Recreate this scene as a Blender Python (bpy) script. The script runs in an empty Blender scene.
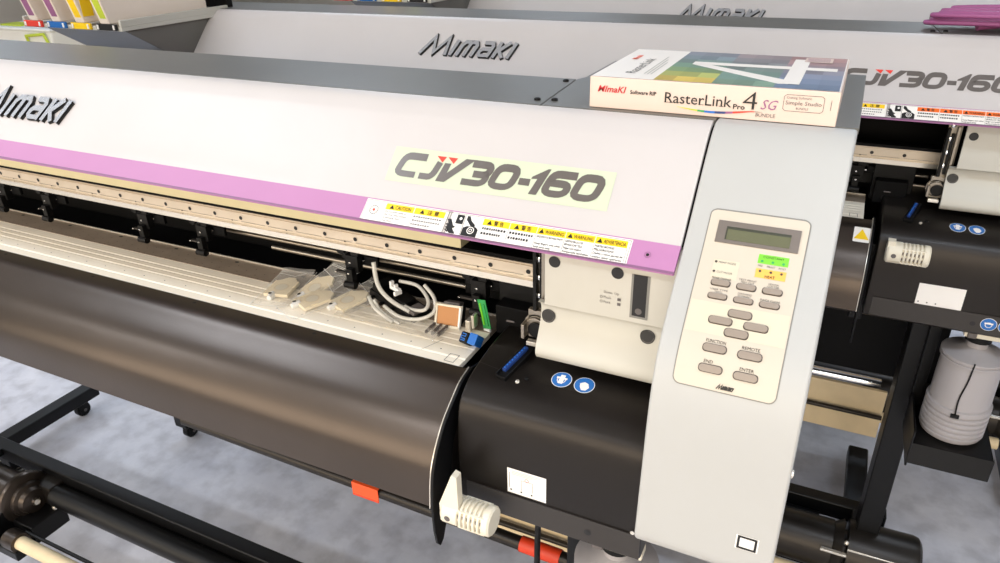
import bpy, bmesh, math, random
from mathutils import Vector, Matrix
random.seed(7)
PI = math.pi
scene = bpy.context.scene
COL = scene.collection
CZ = 1.6          # camera height above the floor; shapes below are measured from eye level and lifted by it

# ------------------------------------------------------------------ materials
def lin(c):
    c = c / 255.0
    return c / 12.92 if c <= 0.04045 else ((c + 0.055) / 1.055) ** 2.4
MATS = {}
def mat(name, rgb, rough=0.5, metal=0.0, var=0.0, vscale=20.0, bump=0.0, bscale=300.0, spec=0.5, trans=0.0, alpha=1.0, emit=0.0, coat=0.0):
    if name in MATS: return MATS[name]
    m = bpy.data.materials.new(name); m.use_nodes = True
    nt = m.node_tree; b = nt.nodes['Principled BSDF']
    col = (lin(rgb[0]), lin(rgb[1]), lin(rgb[2]), 1)
    b.inputs['Base Color'].default_value = col
    b.inputs['Roughness'].default_value = rough
    b.inputs['Metallic'].default_value = metal
    b.inputs['Specular IOR Level'].default_value = spec
    b.inputs['Transmission Weight'].default_value = trans
    b.inputs['Alpha'].default_value = alpha
    b.inputs['Coat Weight'].default_value = coat
    if emit:
        b.inputs['Emission Color'].default_value = col; b.inputs['Emission Strength'].default_value = emit
    if var or bump:
        tc = nt.nodes.new('ShaderNodeTexCoord')
        if var:
            n = nt.nodes.new('ShaderNodeTexNoise'); n.inputs['Scale'].default_value = vscale; n.inputs['Detail'].default_value = 6
            r = nt.nodes.new('ShaderNodeMapRange'); r.inputs[1].default_value = .3; r.inputs[2].default_value = .7
            r.inputs[3].default_value = 1 - var; r.inputs[4].default_value = 1 + var * .4
            mx = nt.nodes.new('ShaderNodeVectorMath'); mx.operation = 'SCALE'; mx.inputs[0].default_value = col[:3]
            nt.links.new(tc.outputs['Object'], n.inputs['Vector']); nt.links.new(n.outputs[0], r.inputs[0])
            nt.links.new(r.outputs[0], mx.inputs['Scale']); nt.links.new(mx.outputs[0], b.inputs['Base Color'])
        if bump:
            n2 = nt.nodes.new('ShaderNodeTexNoise'); n2.inputs['Scale'].default_value = bscale
            bp = nt.nodes.new('ShaderNodeBump'); bp.inputs['Strength'].default_value = bump; bp.inputs['Distance'].default_value = .001
            nt.links.new(tc.outputs['Object'], n2.inputs['Vector']); nt.links.new(n2.outputs[0], bp.inputs['Height'])
            nt.links.new(bp.outputs[0], b.inputs['Normal'])
    MATS[name] = m
    return m
M = dict(
 hood=mat('hood_white_paint', (195, 190, 188), .42, var=.03, vscale=6, bump=.05),
 tower=mat('tower_grey_paint', (178, 178, 175), .45, var=.02, vscale=8, bump=.06, bscale=900),
 strip=mat('top_cover_grey_metal', (112, 110, 104), .38, .4, var=.12, vscale=4, bump=.1),
 stripe=mat('pink_purple_stripe', (178, 122, 166), .5, var=.02),
 stripe_lo=mat('purple_stripe_edge', (130, 88, 122), .5),
 heater=mat('dark_bronze_heater_metal', (78, 70, 64), .31, .8, var=.12, vscale=5, bump=.08),
 cover=mat('black_textured_cover', (38, 34, 31), .36, .6, bump=.1, bscale=900),
 lip=mat('dark_grey_lip', (56, 52, 49), .5, .3),
 black=mat('black_plastic', (8, 8, 9), .5, spec=.25),
 matblack=mat('matt_black_steel', (5, 5, 6), .6, var=.1, spec=.15),
 frame=mat('black_frame_steel', (7, 7, 8), .42, spec=.3),
 beamgrey=mat('graphite_beam', (44, 40, 36), .36, .6, var=.1),
 platen=mat('cream_platen_metal', (250, 240, 220), .42, .0, var=.05, vscale=9),
 platen_back=mat('brown_perforated_metal', (158, 142, 124), .45, .2, var=.12, vscale=30),
 rail=mat('khaki_rail_paint', (214, 204, 164), .45, var=.05),
 railmetal=mat('brushed_rail_metal', (214, 200, 180), .36, .35, var=.08),
 silver=mat('bright_silver', (228, 222, 210), .25, .7),
 darkred=mat('dark_print_red', (190, 24, 34), .5),
 damper=mat('damper_ivory_plastic', (246, 232, 200), .4),
 steel=mat('grey_steel', (150, 142, 130), .3, .8),
 chrome=mat('chrome', (225, 225, 225), .14, 1.0),
 plate=mat('ivory_end_plate', (194, 191, 180), .45, var=.02),
 cream=mat('cream_plastic', (228, 220, 200), .45),
 white=mat('white_paint', (238, 238, 236), .5),
 label=mat('label_white_film', (240, 236, 230), .4),
 stick=mat('pale_green_sticker', (196, 204, 178), .35),
 yellow=mat('label_yellow', (246, 204, 20), .45),
 orange=mat('label_orange', (240, 110, 30), .45),
 ink=mat('print_black', (18, 17, 18), .5),
 inkgrey=mat('print_grey', (96, 90, 88), .5),
 red=mat('print_red', (226, 62, 48), .5),
 modelgrey=mat('model_letter_grey_metallic', (120, 114, 110), .3, .6),
 logo_top=mat('logo_silver_face', (188, 190, 194), .25, .75),
 logo_side=mat('logo_black_side', (22, 22, 24), .35),
 panel=mat('panel_cream_film', (200, 189, 173), .42),
 panel2=mat('panel_light_cream_band', (208, 198, 176), .42),
 panel3=mat('panel_pinkish_band', (214, 204, 194), .42),
 grey_and_shade=mat('grey_and_recess_shade', (128, 126, 120), .5),
 lcdframe=mat('display_bezel_grey', (112, 104, 98), .3),
 lcd=mat('display_olive_glass', (96, 98, 74), .12, coat=.5),
 lcdin=mat('display_dark_edge', (58, 60, 48), .3),
 button=mat('button_taupe', (146, 134, 122), .35),
 buttonrim=mat('button_dark_rim', (70, 62, 56), .5),
 green=mat('panel_green', (120, 204, 50), .45),
 peach=mat('panel_orange', (246, 182, 84), .45),
 boxcard=mat('box_cream_card', (220, 198, 184), .5, var=.02),
 boxtop=mat('box_top_white', (244, 236, 226), .4),
 blue=mat('bright_blue', (30, 110, 200), .4),
 bluelab=mat('mandatory_sign_blue', (34, 106, 180), .4),
 darkblue=mat('connector_blue', (34, 60, 120), .35),
 pcb=mat('circuit_green', (52, 160, 84), .4),
 brown=mat('amber_brown_plate', (160, 108, 58), .35, .2),
 markorange=mat('orange_tape', (240, 88, 34), .55),
 redsleeve=mat('red_sleeve', (214, 60, 24), .5),
 purplecable=mat('purple_cable_jacket', (150, 80, 128), .5, bump=.3, bscale=400),
 bluecloth=mat('blue_fabric', (112, 150, 205), .8, bump=.3),
 bottle=mat('translucent_bottle_plastic', (178, 173, 174), .3, trans=.15, spec=.5),
 floor=None, wall=mat('wall_paint', (206, 200, 190), .8, var=.04, vscale=2), ceil=mat('ceiling_tile', (225, 225, 222), .9),
 clutter=mat('brown_card', (184, 160, 128), .8, var=.1),
 lime=mat('yellow_green_plastic', (190, 205, 60), .45),
 cart=mat('cartridge_ivory', (232, 218, 204), .4),
 purple=mat('cartridge_purple_label', (150, 92, 132), .5),
 cyl=mat('yellow_cartridge_label', (248, 206, 10), .5),
 lamp=mat('luminaire_diffuser', (240, 246, 255), .5, emit=1.2),
 film_edge_glint=mat('white_film_edge_glint', (246, 244, 238), .2),
 kraft=mat('beige_kraft', (224, 204, 166), .5, .0, var=.08),
)
def glass_mat(name, rgb, rough, alpha):
    m = bpy.data.materials.new(name); m.use_nodes = True; nt = m.node_tree
    b = nt.nodes['Principled BSDF']; b.inputs['Base Color'].default_value = (lin(rgb[0]), lin(rgb[1]), lin(rgb[2]), 1)
    b.inputs['Roughness'].default_value = rough; b.inputs['Alpha'].default_value = alpha; b.inputs['Specular IOR Level'].default_value = .8
    MATS[name] = m; return m
M['bag'] = glass_mat('clear_plastic_bag', (250, 246, 236), .10, .21)
M['tube'] = glass_mat('clear_tubing', (232, 230, 222), .1, .62)
# concrete floor
def floor_mat():
    m = bpy.data.materials.new('polished_concrete'); m.use_nodes = True; nt = m.node_tree; b = nt.nodes['Principled BSDF']
    tc = nt.nodes.new('ShaderNodeTexCoord')
    n = nt.nodes.new('ShaderNodeTexNoise'); n.inputs['Scale'].default_value = 2.2; n.inputs['Detail'].default_value = 9; n.inputs['Roughness'].default_value = .65
    n2 = nt.nodes.new('ShaderNodeTexNoise'); n2.inputs['Scale'].default_value = 14; n2.inputs['Detail'].default_value = 8
    r = nt.nodes.new('ShaderNodeValToRGB'); e = r.color_ramp.elements
    e[0].position = .3; e[0].color = (lin(188), lin(190), lin(202), 1); e[1].position = .72; e[1].color = (lin(232), lin(233), lin(240), 1)
    mx = nt.nodes.new('ShaderNodeMix'); mx.data_type = 'RGBA'; mx.blend_type = 'MULTIPLY'; mx.inputs[0].default_value = .5
    r2 = nt.nodes.new('ShaderNodeValToRGB'); r2.color_ramp.elements[0].position = .34; r2.color_ramp.elements[0].color = (.55, .54, .54, 1); r2.color_ramp.elements[1].position = .56; r2.color_ramp.elements[1].color = (1, 1, 1, 1)
    for q in (n, n2): nt.links.new(tc.outputs['Object'], q.inputs['Vector'])
    nt.links.new(n.outputs[0], r.inputs[0]); nt.links.new(n2.outputs[0], r2.inputs[0])
    nt.links.new(r.outputs[0], mx.inputs[6]); nt.links.new(r2.outputs[0], mx.inputs[7]); nt.links.new(mx.outputs[2], b.inputs['Base Color'])
    b.inputs['Roughness'].default_value = .38
    return m
M['floor'] = floor_mat()

# ------------------------------------------------------------------ surface mappers  f(x, s, h): x along the machine, s down the surface, h off it
class Prof:
    def __init__(s, pts, smooth=True):
        s.raw = pts
        P = [Vector(p) for p in pts]; s.P = []; s.S = []
        acc = 0; n = len(P)
        for i in range(n - 1):
            L = (P[i + 1] - P[i]).length; k = 6 if smooth else 1
            p0 = P[i - 1] if i else P[i] * 2 - P[i + 1]; p3 = P[i + 2] if i + 2 < n else P[i + 1] * 2 - P[i]
            for j in range(k):
                t = j / k
                q = (P[i] * 2 + (P[i + 1] - p0) * t + (p0 * 2 - P[i] * 5 + P[i + 1] * 4 - p3) * t * t + (P[i] * 3 - p0 - P[i + 1] * 3 + p3) * t ** 3) * .5 if smooth else P[i]
                s.P.append(q); s.S.append(acc + L * t)
            acc += L
        s.P.append(P[-1]); s.S.append(acc); s.L = acc
    def __call__(s, x, t, h=0.0):
        S = s.S; i = 0
        while i < len(S) - 2 and S[i + 1] < t: i += 1
        k = (t - S[i]) / (S[i + 1] - S[i]); a, b = s.P[i], s.P[i + 1]; q = a.lerp(b, k) if 0 <= k <= 1 else a + (b - a) * k
        d = (b - a).normalized()
        return Vector((x, q.x + d.y * h, q.y - d.x * h))
def frame(o, u, v):           # flat mapper: origin, direction of x, direction of s (down the text)
    o, u, v = Vector(o), Vector(u).normalized(), Vector(v).normalized(); n = v.cross(u)
    return lambda x, s, h=0.0: o + u * x + v * s + n * h
HOOD = Prof([(.804, -.203), (.793, -.206), (.778, -.217), (.765, -.229), (.714, -.281), (.691, -.305), (.664, -.328)])
TOW = Prof([(.82, -.203), (.804, -.203), (.79, -.2085), (.765, -.229), (.714, -.281), (.691, -.304), (.664, -.328), (.642, -.348), (.612, -.380), (.596, -.412), (.587, -.457), (.581, -.518), (.573, -.600)])
COV = Prof([(.86, -.503), (.74, -.503), (.708, -.505), (.67, -.512), (.643, -.523), (.627, -.541), (.620, -.58), (.619, -.637), (.620, -.689)])
HEAT = Prof([(.684, -.524), (.659, -.529), (.640, -.540), (.615, -.557), (.598, -.575), (.582, -.599), (.574, -.624), (.569, -.662)])

# ------------------------------------------------------------------ mesh builder with material slots
class MB:
    def __init__(s): s.v = []; s.f = []; s.m = []; s.mats = []
    def mi(s, m):
        if isinstance(m, str): m = M[m]
        if m not in s.mats: s.mats.append(m)
        return s.mats.index(m)
    def add(s, vs, fs, m):
        o = len(s.v); k = s.mi(m); s.v += [tuple(v) for v in vs]
        for f in fs: s.f.append([o + i for i in f]); s.m.append(k)
        return s
    def box(s, x0, x1, y0, y1, z0, z1, m, mtx=None):
        vs = [Vector((x, y, z)) for x in (x0, x1) for y in (y0, y1) for z in (z0, z1)]
        if mtx: vs = [mtx @ v for v in vs]
        return s.add(vs, [(0, 1, 3, 2), (4, 6, 7, 5), (0, 4, 5, 1), (2, 3, 7, 6), (0, 2, 6, 4), (1, 5, 7, 3)], m)
    def prism(s, poly, x0, x1, m):          # closed (y,z) outline swept along x
        n = len(poly); vs = [(x0, *p) for p in poly] + [(x1, *p) for p in poly]
        fs = [(i, (i + 1) % n, n + (i + 1) % n, n + i) for i in range(n)] + [tuple(range(n - 1, -1, -1)), tuple(range(n, 2 * n))]
        return s.add(vs, fs, m)
    def extr(s, poly, axis, a, b, m):        # outline in the two other axes
        idx = {'x': (1, 2, 0), 'y': (0, 2, 1), 'z': (0, 1, 2)}[axis]; n = len(poly); vs = []
        for t in (a, b):
            for p in poly:
                q = [0, 0, 0]; q[idx[0]] = p[0]; q[idx[1]] = p[1]; q[idx[2]] = t; vs.append(tuple(q))
        fs = [(i, (i + 1) % n, n + (i + 1) % n, n + i) for i in range(n)] + [tuple(range(n - 1, -1, -1)), tuple(range(n, 2 * n))]
        return s.add(vs, fs, m)
    def lathe(s, o, ax, prof, m, n=28, cap=True):   # prof: (t along axis, radius)
        o = Vector(o); ax = Vector(ax).normalized(); a = ax.orthogonal().normalized(); b = ax.cross(a)
        vs = [o + ax * t + (a * math.cos(2 * PI * i / n) + b * math.sin(2 * PI * i / n)) * r for t, r in prof for i in range(n)]
        fs = [(k * n + i, k * n + (i + 1) % n, (k + 1) * n + (i + 1) % n, (k + 1) * n + i) for k in range(len(prof) - 1) for i in range(n)]
        if cap: fs += [tuple(range(n - 1, -1, -1)), tuple((len(prof) - 1) * n + i for i in range(n))]
        return s.add(vs, fs, m)
    def cyl(s, o, ax, L, r, m, n=20): return s.lathe(o, ax, [(0, r), (L, r)], m, n)
    def tube(s, pts, r, m, n=10, smooth=True):
        P = [Vector(p) for p in pts]
        if smooth:
            Q = []
            for i in range(len(P) - 1):
                p0 = P[max(i - 1, 0)]; p3 = P[min(i + 2, len(P) - 1)]
                for j in range(6):
                    t = j / 6
                    Q.append((P[i] * 2 + (P[i + 1] - p0) * t + (p0 * 2 - P[i] * 5 + P[i + 1] * 4 - p3) * t * t + (P[i] * 3 - p0 - P[i + 1] * 3 + p3) * t ** 3) * .5)
            Q.append(P[-1]); P = Q
        vs = []; a = None
        for i, p in enumerate(P):
            d = (P[min(i + 1, len(P) - 1)] - P[max(i - 1, 0)]).normalized()
            a = d.orthogonal().normalized() if a is None else (a - d * a.dot(d)).normalized()
            b = d.cross(a)
            vs += [p + (a * math.cos(2 * PI * k / n) + b * math.sin(2 * PI * k / n)) * r for k in range(n)]
        fs = [(i * n + k, i * n + (k + 1) % n, (i + 1) * n + (k + 1) % n, (i + 1) * n + k) for i in range(len(P) - 1) for k in range(n)]
        fs += [tuple(range(n - 1, -1, -1)), tuple((len(P) - 1) * n + k for k in range(n))]
        return s.add(vs, fs, m)
    # ---- things laid on a mapped surface
    def rrect(s, f, x0, x1, s0, s1, m, h=.0004, h0=None, r=0.0, step=.012, side=None):
        rows = []
        if r > 0:
            for k in range(6): a = PI / 2 * k / 5; rows.append((s0 + r * (1 - math.sin(a)) if k else s0 + r * 0, None))
            rows = []
            for k in range(7):
                a = PI / 2 * k / 6; rows.append((s0 + r * (1 - math.cos(a)), r * (1 - math.sin(a))))
        else: rows = [(s0, 0)]
        a, b = s0 + r, s1 - r; n = max(1, int((b - a) / step))
        for k in range(1, n): rows.append((a + (b - a) * k / n, 0))
        if r > 0:
            for k in range(7):
                t = PI / 2 * (6 - k) / 6; rows.append((s1 - r * (1 - math.cos(t)), r * (1 - math.sin(t))))
        else: rows.append((s1, 0))
        vs = []; fs = []
        for t, dx in rows: vs += [f(x0 + dx, t, h), f(x1 - dx, t, h)]
        for i in range(len(rows) - 1): fs.append((2 * i, 2 * i + 2, 2 * i + 3, 2 * i + 1))
        s.add(vs, fs, m)
        if h0 is not None:
            loop = [(x0 + dx, t) for t, dx in rows] + [(x1 - dx, t) for t, dx in reversed(rows)]
            s.walls(f, loop, h0, h, side or m)
        return s
    def walls(s, f, loop, h0, h1, m):
        n = len(loop); vs = [f(*p, h1) for p in loop] + [f(*p, h0) for p in loop]
        return s.add(vs, [(i, n + i, n + (i + 1) % n, (i + 1) % n) for i in range(n)], m)
    def poly(s, f, pts, m, h=.0005, h0=None, side=None):
        s.add([f(*p, h) for p in pts], [tuple(range(len(pts)))], m)
        if h0 is not None: s.walls(f, pts, h0, h, side or m)
        return s
    def disc(s, f, x, t, r, m, h=.0005, n=24, sx=1, h0=None):
        return s.poly(f, [(x + r * sx * math.cos(2 * PI * k / n), t - r * math.sin(2 * PI * k / n)) for k in range(n)], m, h, h0)
    def ring(s, f, x, t, r0, r1, m, h=.0006, n=28):
        vs = []; fs = []
        for k in range(n):
            c, q = math.cos(2 * PI * k / n), math.sin(2 * PI * k / n); vs += [f(x + r0 * c, t + r0 * q, h), f(x + r1 * c, t + r1 * q, h)]
        for k in range(n): fs.append((2 * k, 2 * k + 1, 2 * ((k + 1) % n) + 1, 2 * ((k + 1) % n)))
        return s.add(vs, fs, m)
    def ribbon(s, f, pts, w, m, h=.0006, h0=None, side=None, closed=False):   # mitred stroke
        n = len(pts); L = []; R = []
        P = [Vector(p) for p in pts]
        for i in range(n):
            if closed: a, b = P[i - 1], P[(i + 1) % n]
            else: a, b = P[max(i - 1, 0)], P[min(i + 1, n - 1)]
            d1 = (P[i] - a).normalized() if (P[i] - a).length > 1e-9 else (b - P[i]).normalized()
            d2 = (b - P[i]).normalized() if (b - P[i]).length > 1e-9 else d1
            nn = Vector((-(d1 + d2).y, (d1 + d2).x)); nn = nn.normalized() if nn.length > 1e-6 else Vector((-d1.y, d1.x))
            c = max(.45, nn.dot(Vector((-d1.y, d1.x)))); o = nn * (w / 2 / c)
            L.append(tuple(P[i] + o)); R.append(tuple(P[i] - o))
        k = n if closed else n - 1
        for i in range(k):
            j = (i + 1) % n; s.add([f(*L[i], h), f(*R[i], h), f(*R[j], h), f(*L[j], h)], [(0, 1, 2, 3)], m)
        if h0 is not None:
            if closed: s.walls(f, L, h0, h, side or m); s.walls(f, R, h0, h, side or m)
            else: s.walls(f, L + R[::-1], h0, h, side or m)
        return s
    def text(s, f, body, x, t, m, height=None, width=None, align='L', shear=0.0, bold=0.0, h=.0007, space=1.0):
        c = bpy.data.curves.new('txt', 'FONT'); c.body = body; c.shear = shear; c.offset = bold; c.resolution_u = 2; c.space_character = space
        o = bpy.data.objects.new('txt', c); me = bpy.data.meshes.new_from_object(o)
        if len(me.vertices):
            xs = [v.co.x for v in me.vertices]; ys = [v.co.y for v in me.vertices]
            W = max(xs) - min(xs); H = max(ys) - min(0, min(ys)) if not height else .72
            sy = (height / .72) if height else width / W
            sx = (width / W) if width else sy
            x0 = min(xs); off = {'L': 0, 'C': -W * sx / 2, 'R': -W * sx}[align]
            vs = [f(x + off + (v.co.x - x0) * sx, t - v.co.y * sy, h) for v in me.vertices]
            s.add(vs, [tuple(p.vertices) for p in me.polygons], m)
        bpy.data.objects.remove(o); bpy.data.meshes.remove(me); bpy.data.curves.remove(c)
        return s
    def build(s, name, root=None, parent=None, bevel=0.0, seg=2, smooth=35, loc=None, subsurf=0, clean=False):
        base = Vector(loc) if loc is not None else (root.location if root else Vector((0, 0, 0)))
        if root is not None and 'author' in root: base = Vector(root['author'])
        me = bpy.data.meshes.new(name)
        me.from_pydata([(v[0] - base[0], v[1] - base[1], v[2] + CZ - base[2]) for v in s.v], [], s.f)
        for m in s.mats: me.materials.append(m)
        me.polygons.foreach_set('material_index', s.m)
        bm = bmesh.new(); bm.from_mesh(me); 
        if bevel or clean: bmesh.ops.remove_doubles(bm, verts=bm.verts, dist=1e-6)
        if clean or bevel: bmesh.ops.recalc_face_normals(bm, faces=bm.faces)
        bm.to_mesh(me); bm.free()
        if smooth:
            me.polygons.foreach_set('use_smooth', [True] * len(me.polygons)); me.set_sharp_from_angle(angle=math.radians(smooth))
        o = bpy.data.objects.new(name, me); COL.objects.link(o)
        if bevel:
            b = o.modifiers.new('bevel', 'BEVEL'); b.width = bevel; b.segments = seg; b.limit_method = 'ANGLE'; b.angle_limit = math.radians(40); b.harden_normals = True
        if subsurf:
            q = o.modifiers.new('sub', 'SUBSURF'); q.levels = q.render_levels = subsurf
        p = parent or root
        if p is not None: o.parent = p
        elif loc is not None: o.location = loc
        return o
def empty(name, loc, label, cat, group=None):
    o = bpy.data.objects.new(name, None); COL.objects.link(o); o.location = loc; o.empty_display_size = .05
    tag(o, label, cat, group); return o
def tag(o, label, cat, group=None, kind=None):
    if label: o['label'] = label
    if cat: o['category'] = cat
    if group: o['group'] = group
    if kind: o['kind'] = kind
    return o
def copy_tree(o, parent, skip=()):
    c = o.copy(); COL.objects.link(c); c.parent = parent
    for ch in list(o.children):
        if ch.name.split('.')[0] not in skip: copy_tree(ch, c, skip)
    return c

# ------------------------------------------------------------------ the room (z given from eye level)
def structure(name, mb, **k):
    o = mb.build(name, loc=(0, 0, 0), smooth=0, **k); o['kind'] = 'structure'; return o
X0, X1, Y0, Y1 = -9.0, 4.5, -3.2, 9.0
structure('floor', MB().box(X0, X1, Y0, Y1, -CZ - .1, -CZ, 'floor'))
structure('ceiling', MB().box(X0, X1, Y0, Y1, 1.4, 1.5, 'ceil'))
structure('wall_back', MB().box(X0, X1, Y1, Y1 + .1, -CZ, 1.4, 'wall'))
structure('wall_left', MB().box(X0 - .1, X0, Y0, Y1, -CZ, 1.4, 'wall'))
structure('wall_right', MB().box(X1, X1 + .1, Y0, Y1, -CZ, 1.4, 'wall'))
w = MB()     # front wall with a long window opening
w.box(X0, X1, Y0 - .1, Y0, -CZ, -.85, 'wall'); w.box(X0, X1, Y0 - .1, Y0, 1.1, 1.4, 'wall')
w.box(X0, -6.2, Y0 - .1, Y0, -.85, 1.1, 'wall'); w.box(2.5, X1, Y0 - .1, Y0, -.85, 1.1, 'wall')
structure('wall_front', w)
w = MB()
for x in (-6.2, -4.2, -2.0, .3, 2.45): w.box(x, x + .05, Y0 - .08, Y0 - .02, -.85, 1.1, 'white')
w.box(-6.2, 2.5, Y0 - .08, Y0 - .02, -.85, -.8, 'white'); w.box(-6.2, 2.5, Y0 - .08, Y0 - .02, 1.05, 1.1, 'white')
structure('window_1', w)
structure('baseboard_back', MB().box(X0, X1, Y1 - .015, Y1, -CZ, -CZ + .1, 'white'))
structure('baseboard_left', MB().box(X0, X0 + .015, Y0, Y1, -CZ, -CZ + .1, 'white'))

def area(name, loc, size, rot, energy, color, sy=None):
    l = bpy.data.lights.new(name, 'AREA'); l.energy = energy; l.color = color; l.size = size
    if sy: l.shape = 'RECTANGLE'; l.size_y = sy
    o = bpy.data.objects.new(name, l); COL.objects.link(o); o.location = loc; o.rotation_euler = rot; return o
LUM = [(-5.6, 3.2), (-2.4, 3.2), (.8, 3.2), (-5.6, .2), (-2.4, .2), (.8, .2), (-2.4, 6.2), (.8, 6.2), (-4.0, -1.7), (-1.6, -1.7), (.8, -1.7)]  # front row, behind the camera, is added to brighten the platen
for i, (x, y) in enumerate(LUM):
    t = empty('ceiling_and_fill_light', (x, y, 3.0), 'long white fluorescent ceiling light, rows above the printers and an added fill row in front', 'ceiling light', 'ceiling lights')
    fr = MB(); fr.box(x - .62, x + .62, y - .16, y + .16, 1.385, 1.4, 'white'); fr.box(x - .62, x + .62, y - .16, y - .145, 1.36, 1.385, 'white'); fr.box(x - .62, x + .62, y + .145, y + .16, 1.36, 1.385, 'white')
    fr.build('housing', t, smooth=0)
    MB().box(x - .6, x + .6, y - .14, y + .14, 1.37, 1.384, 'lamp').build('diffuser', t, smooth=0)
    area('ceiling_and_fill_lamp', (x, y, 1.365 + CZ), 1.2, (0, 0, 0), 40 if y < 0 else 33, (.86, .92, 1.0) if y < 0 else (.72, .84, 1.0), .3)
area('window_daylight', (-1.85, Y0 - .15, .1 + CZ), 8.4, (PI / 2, 0, 0), 350, (1.0, .85, .66), 1.85)
wd = bpy.data.worlds.new('world'); scene.world = wd; wd.use_nodes = True
wd.node_tree.nodes['Background'].inputs[0].default_value = (.9, .93, 1, 1); wd.node_tree.nodes['Background'].inputs[1].default_value = .5

# ------------------------------------------------------------------ lettering shapes
def rounded(pts, r=.16, closed=False, n=4):
    out = []; N = len(pts)
    for i, p in enumerate(pts):
        if not closed and i in (0, N - 1): out.append(tuple(p)); continue
        a, b, p = Vector(pts[i - 1]), Vector(pts[(i + 1) % N]), Vector(p)
        ra = min(r, (a - p).length * .48); rb = min(r, (b - p).length * .48)
        A = p + (a - p).normalized() * ra; Bq = p + (b - p).normalized() * rb
        for k in range(n + 1): t = k / n; out.append(tuple(A * (1 - t) ** 2 + p * 2 * t * (1 - t) + Bq * t * t))
    return out
CJV = {   # strokes in a unit cell, y up; width factor
 'C': (.95, [[(1.0, .87), (.13, .87), (.13, .13), (.92, .13)]]),
 'J': (.55, [[(.83, .77), (.83, .13), (0, .13)]]),
 '3': (.92, [[(.05, .87), (.87, .87), (.87, .5), (.28, .5)], [(.70, .5), (.87, .5), (.87, .13), (0, .13)]]),
 '0': (1.0, 'ring'), '-': (.5, [[(.05, .45), (.98, .45)]]),
 '6': (1.0, [[(.98, .87), (.13, .87), (.13, .13), (.87, .13), (.87, .55), (.15, .55)]]),
}
def model_letters(f, back, text_mat='modelgrey', x0=0.0):
    mb = MB()
    if back: mb.rrect(f, -.5075, -.2185, .0835, .1275, 'stick', h=.0003)
    T, H = .0888, .0330
    def tr(x, y, ox, wd): return (ox + x * wd + (y - .5) * H * .30, T + (1 - y) * H)
    h = .0006
    for ch, a, b in (('C', -.4965, -.4615), ('J', -.4585, -.4375), ('3', -.3995, -.3675), ('0', -.3665, -.3325), ('-', -.3305, -.3155), ('6', -.2985, -.2645), ('0', -.2635, -.2295)):
        wd = b - a; k, st = CJV[ch]
        if st == 'ring': mb.ribbon(f, [tr(x, y, a, wd) for x, y in rounded([(.13, .13), (.87, .13), (.87, .87), (.13, .87)], .26, True)], 0.0088, text_mat, h=h, closed=True)
        else:
            for q in st: mb.ribbon(f, [tr(x, y, a, wd) for x, y in rounded(q, .26)], 0.0088, text_mat, h=h)
    a = -.4345; wd = .034
    mb.poly(f, [tr(x, y, a, wd) for x, y in [(0, .77), (.26, .77), (.30, .4), (.72, 1), (1.1, 1), (.42, 0), (.06, 0)]], text_mat, h=h)
    a = -.3145; wd = .0165
    mb.poly(f, [tr(x, y, a, wd) for x, y in [(.3, 0), (.9, 0), (.9, 1), (.7, 1), (-.15, .68), (-.15, .6), (.3, .62)]], text_mat, h=h)
    for a in (-.4455, -.4300): mb.poly(f, [(a, T + .0005), (a + .0135, T + .0005), (a + .0098, T + .0075)], 'red', h=h)
    return mb
def logo(f, x0, x1, s0, s1, depth, top, side, sh=.42, w=.16):
    """slanted company word mark: tall capital M, then i m a k i in blocky strokes"""
    mb = MB(); H = s1 - s0; W = (x1 - x0) - sh * H
    cells = [(0, .30, [[(.0, 0), (.22, 1), (.5, .12), (.78, 1), (.98, 0)]], 1.0), (.335, .365, [[(.5, 0), (.5, .86)]], .9),
             (.41, .60, [[(.08, 0), (.08, .62), (.2, .78), (.5, .78), (.5, 0)], [(.5, .78), (.8, .78), (.92, .62), (.92, 0)]], .9),
             (.635, .775, [[(.1, .78), (.75, .78), (.9, .62), (.9, 0)], [(.9, .1), (.25, .1), (.1, .22), (.1, .36), (.25, .46), (.9, .46)]], .9),
             (.81, .93, [[(.12, 0), (.12, .86)], [(.95, .86), (.3, .42), (.95, 0)]], .9), (.965, .995, [[(.5, 0), (.5, .86)]], .9)]
    for a, b, st, hh in cells:
        for q in st:
            pts = [(x0 + (a + (b - a) * x) * W + y * H * sh, s1 - y * H) for x, y in q]
            mb.ribbon(f, [(px + .0010, py + .0012) for px, py in pts] if depth > .002 else pts, w * H * 1.22, side, h=depth * .55, h0=0.0)
            mb.ribbon(f, pts, w * H * 1.12, top, h=depth, h0=depth * .5, side=side)
    return mb
def tri_sign(mb, f, x, t, r, m='ink', h=.0009):
    mb.poly(f, [(x, t - r), (x + r, t + r * .7), (x - r, t + r * .7)], m, h=h)

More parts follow.
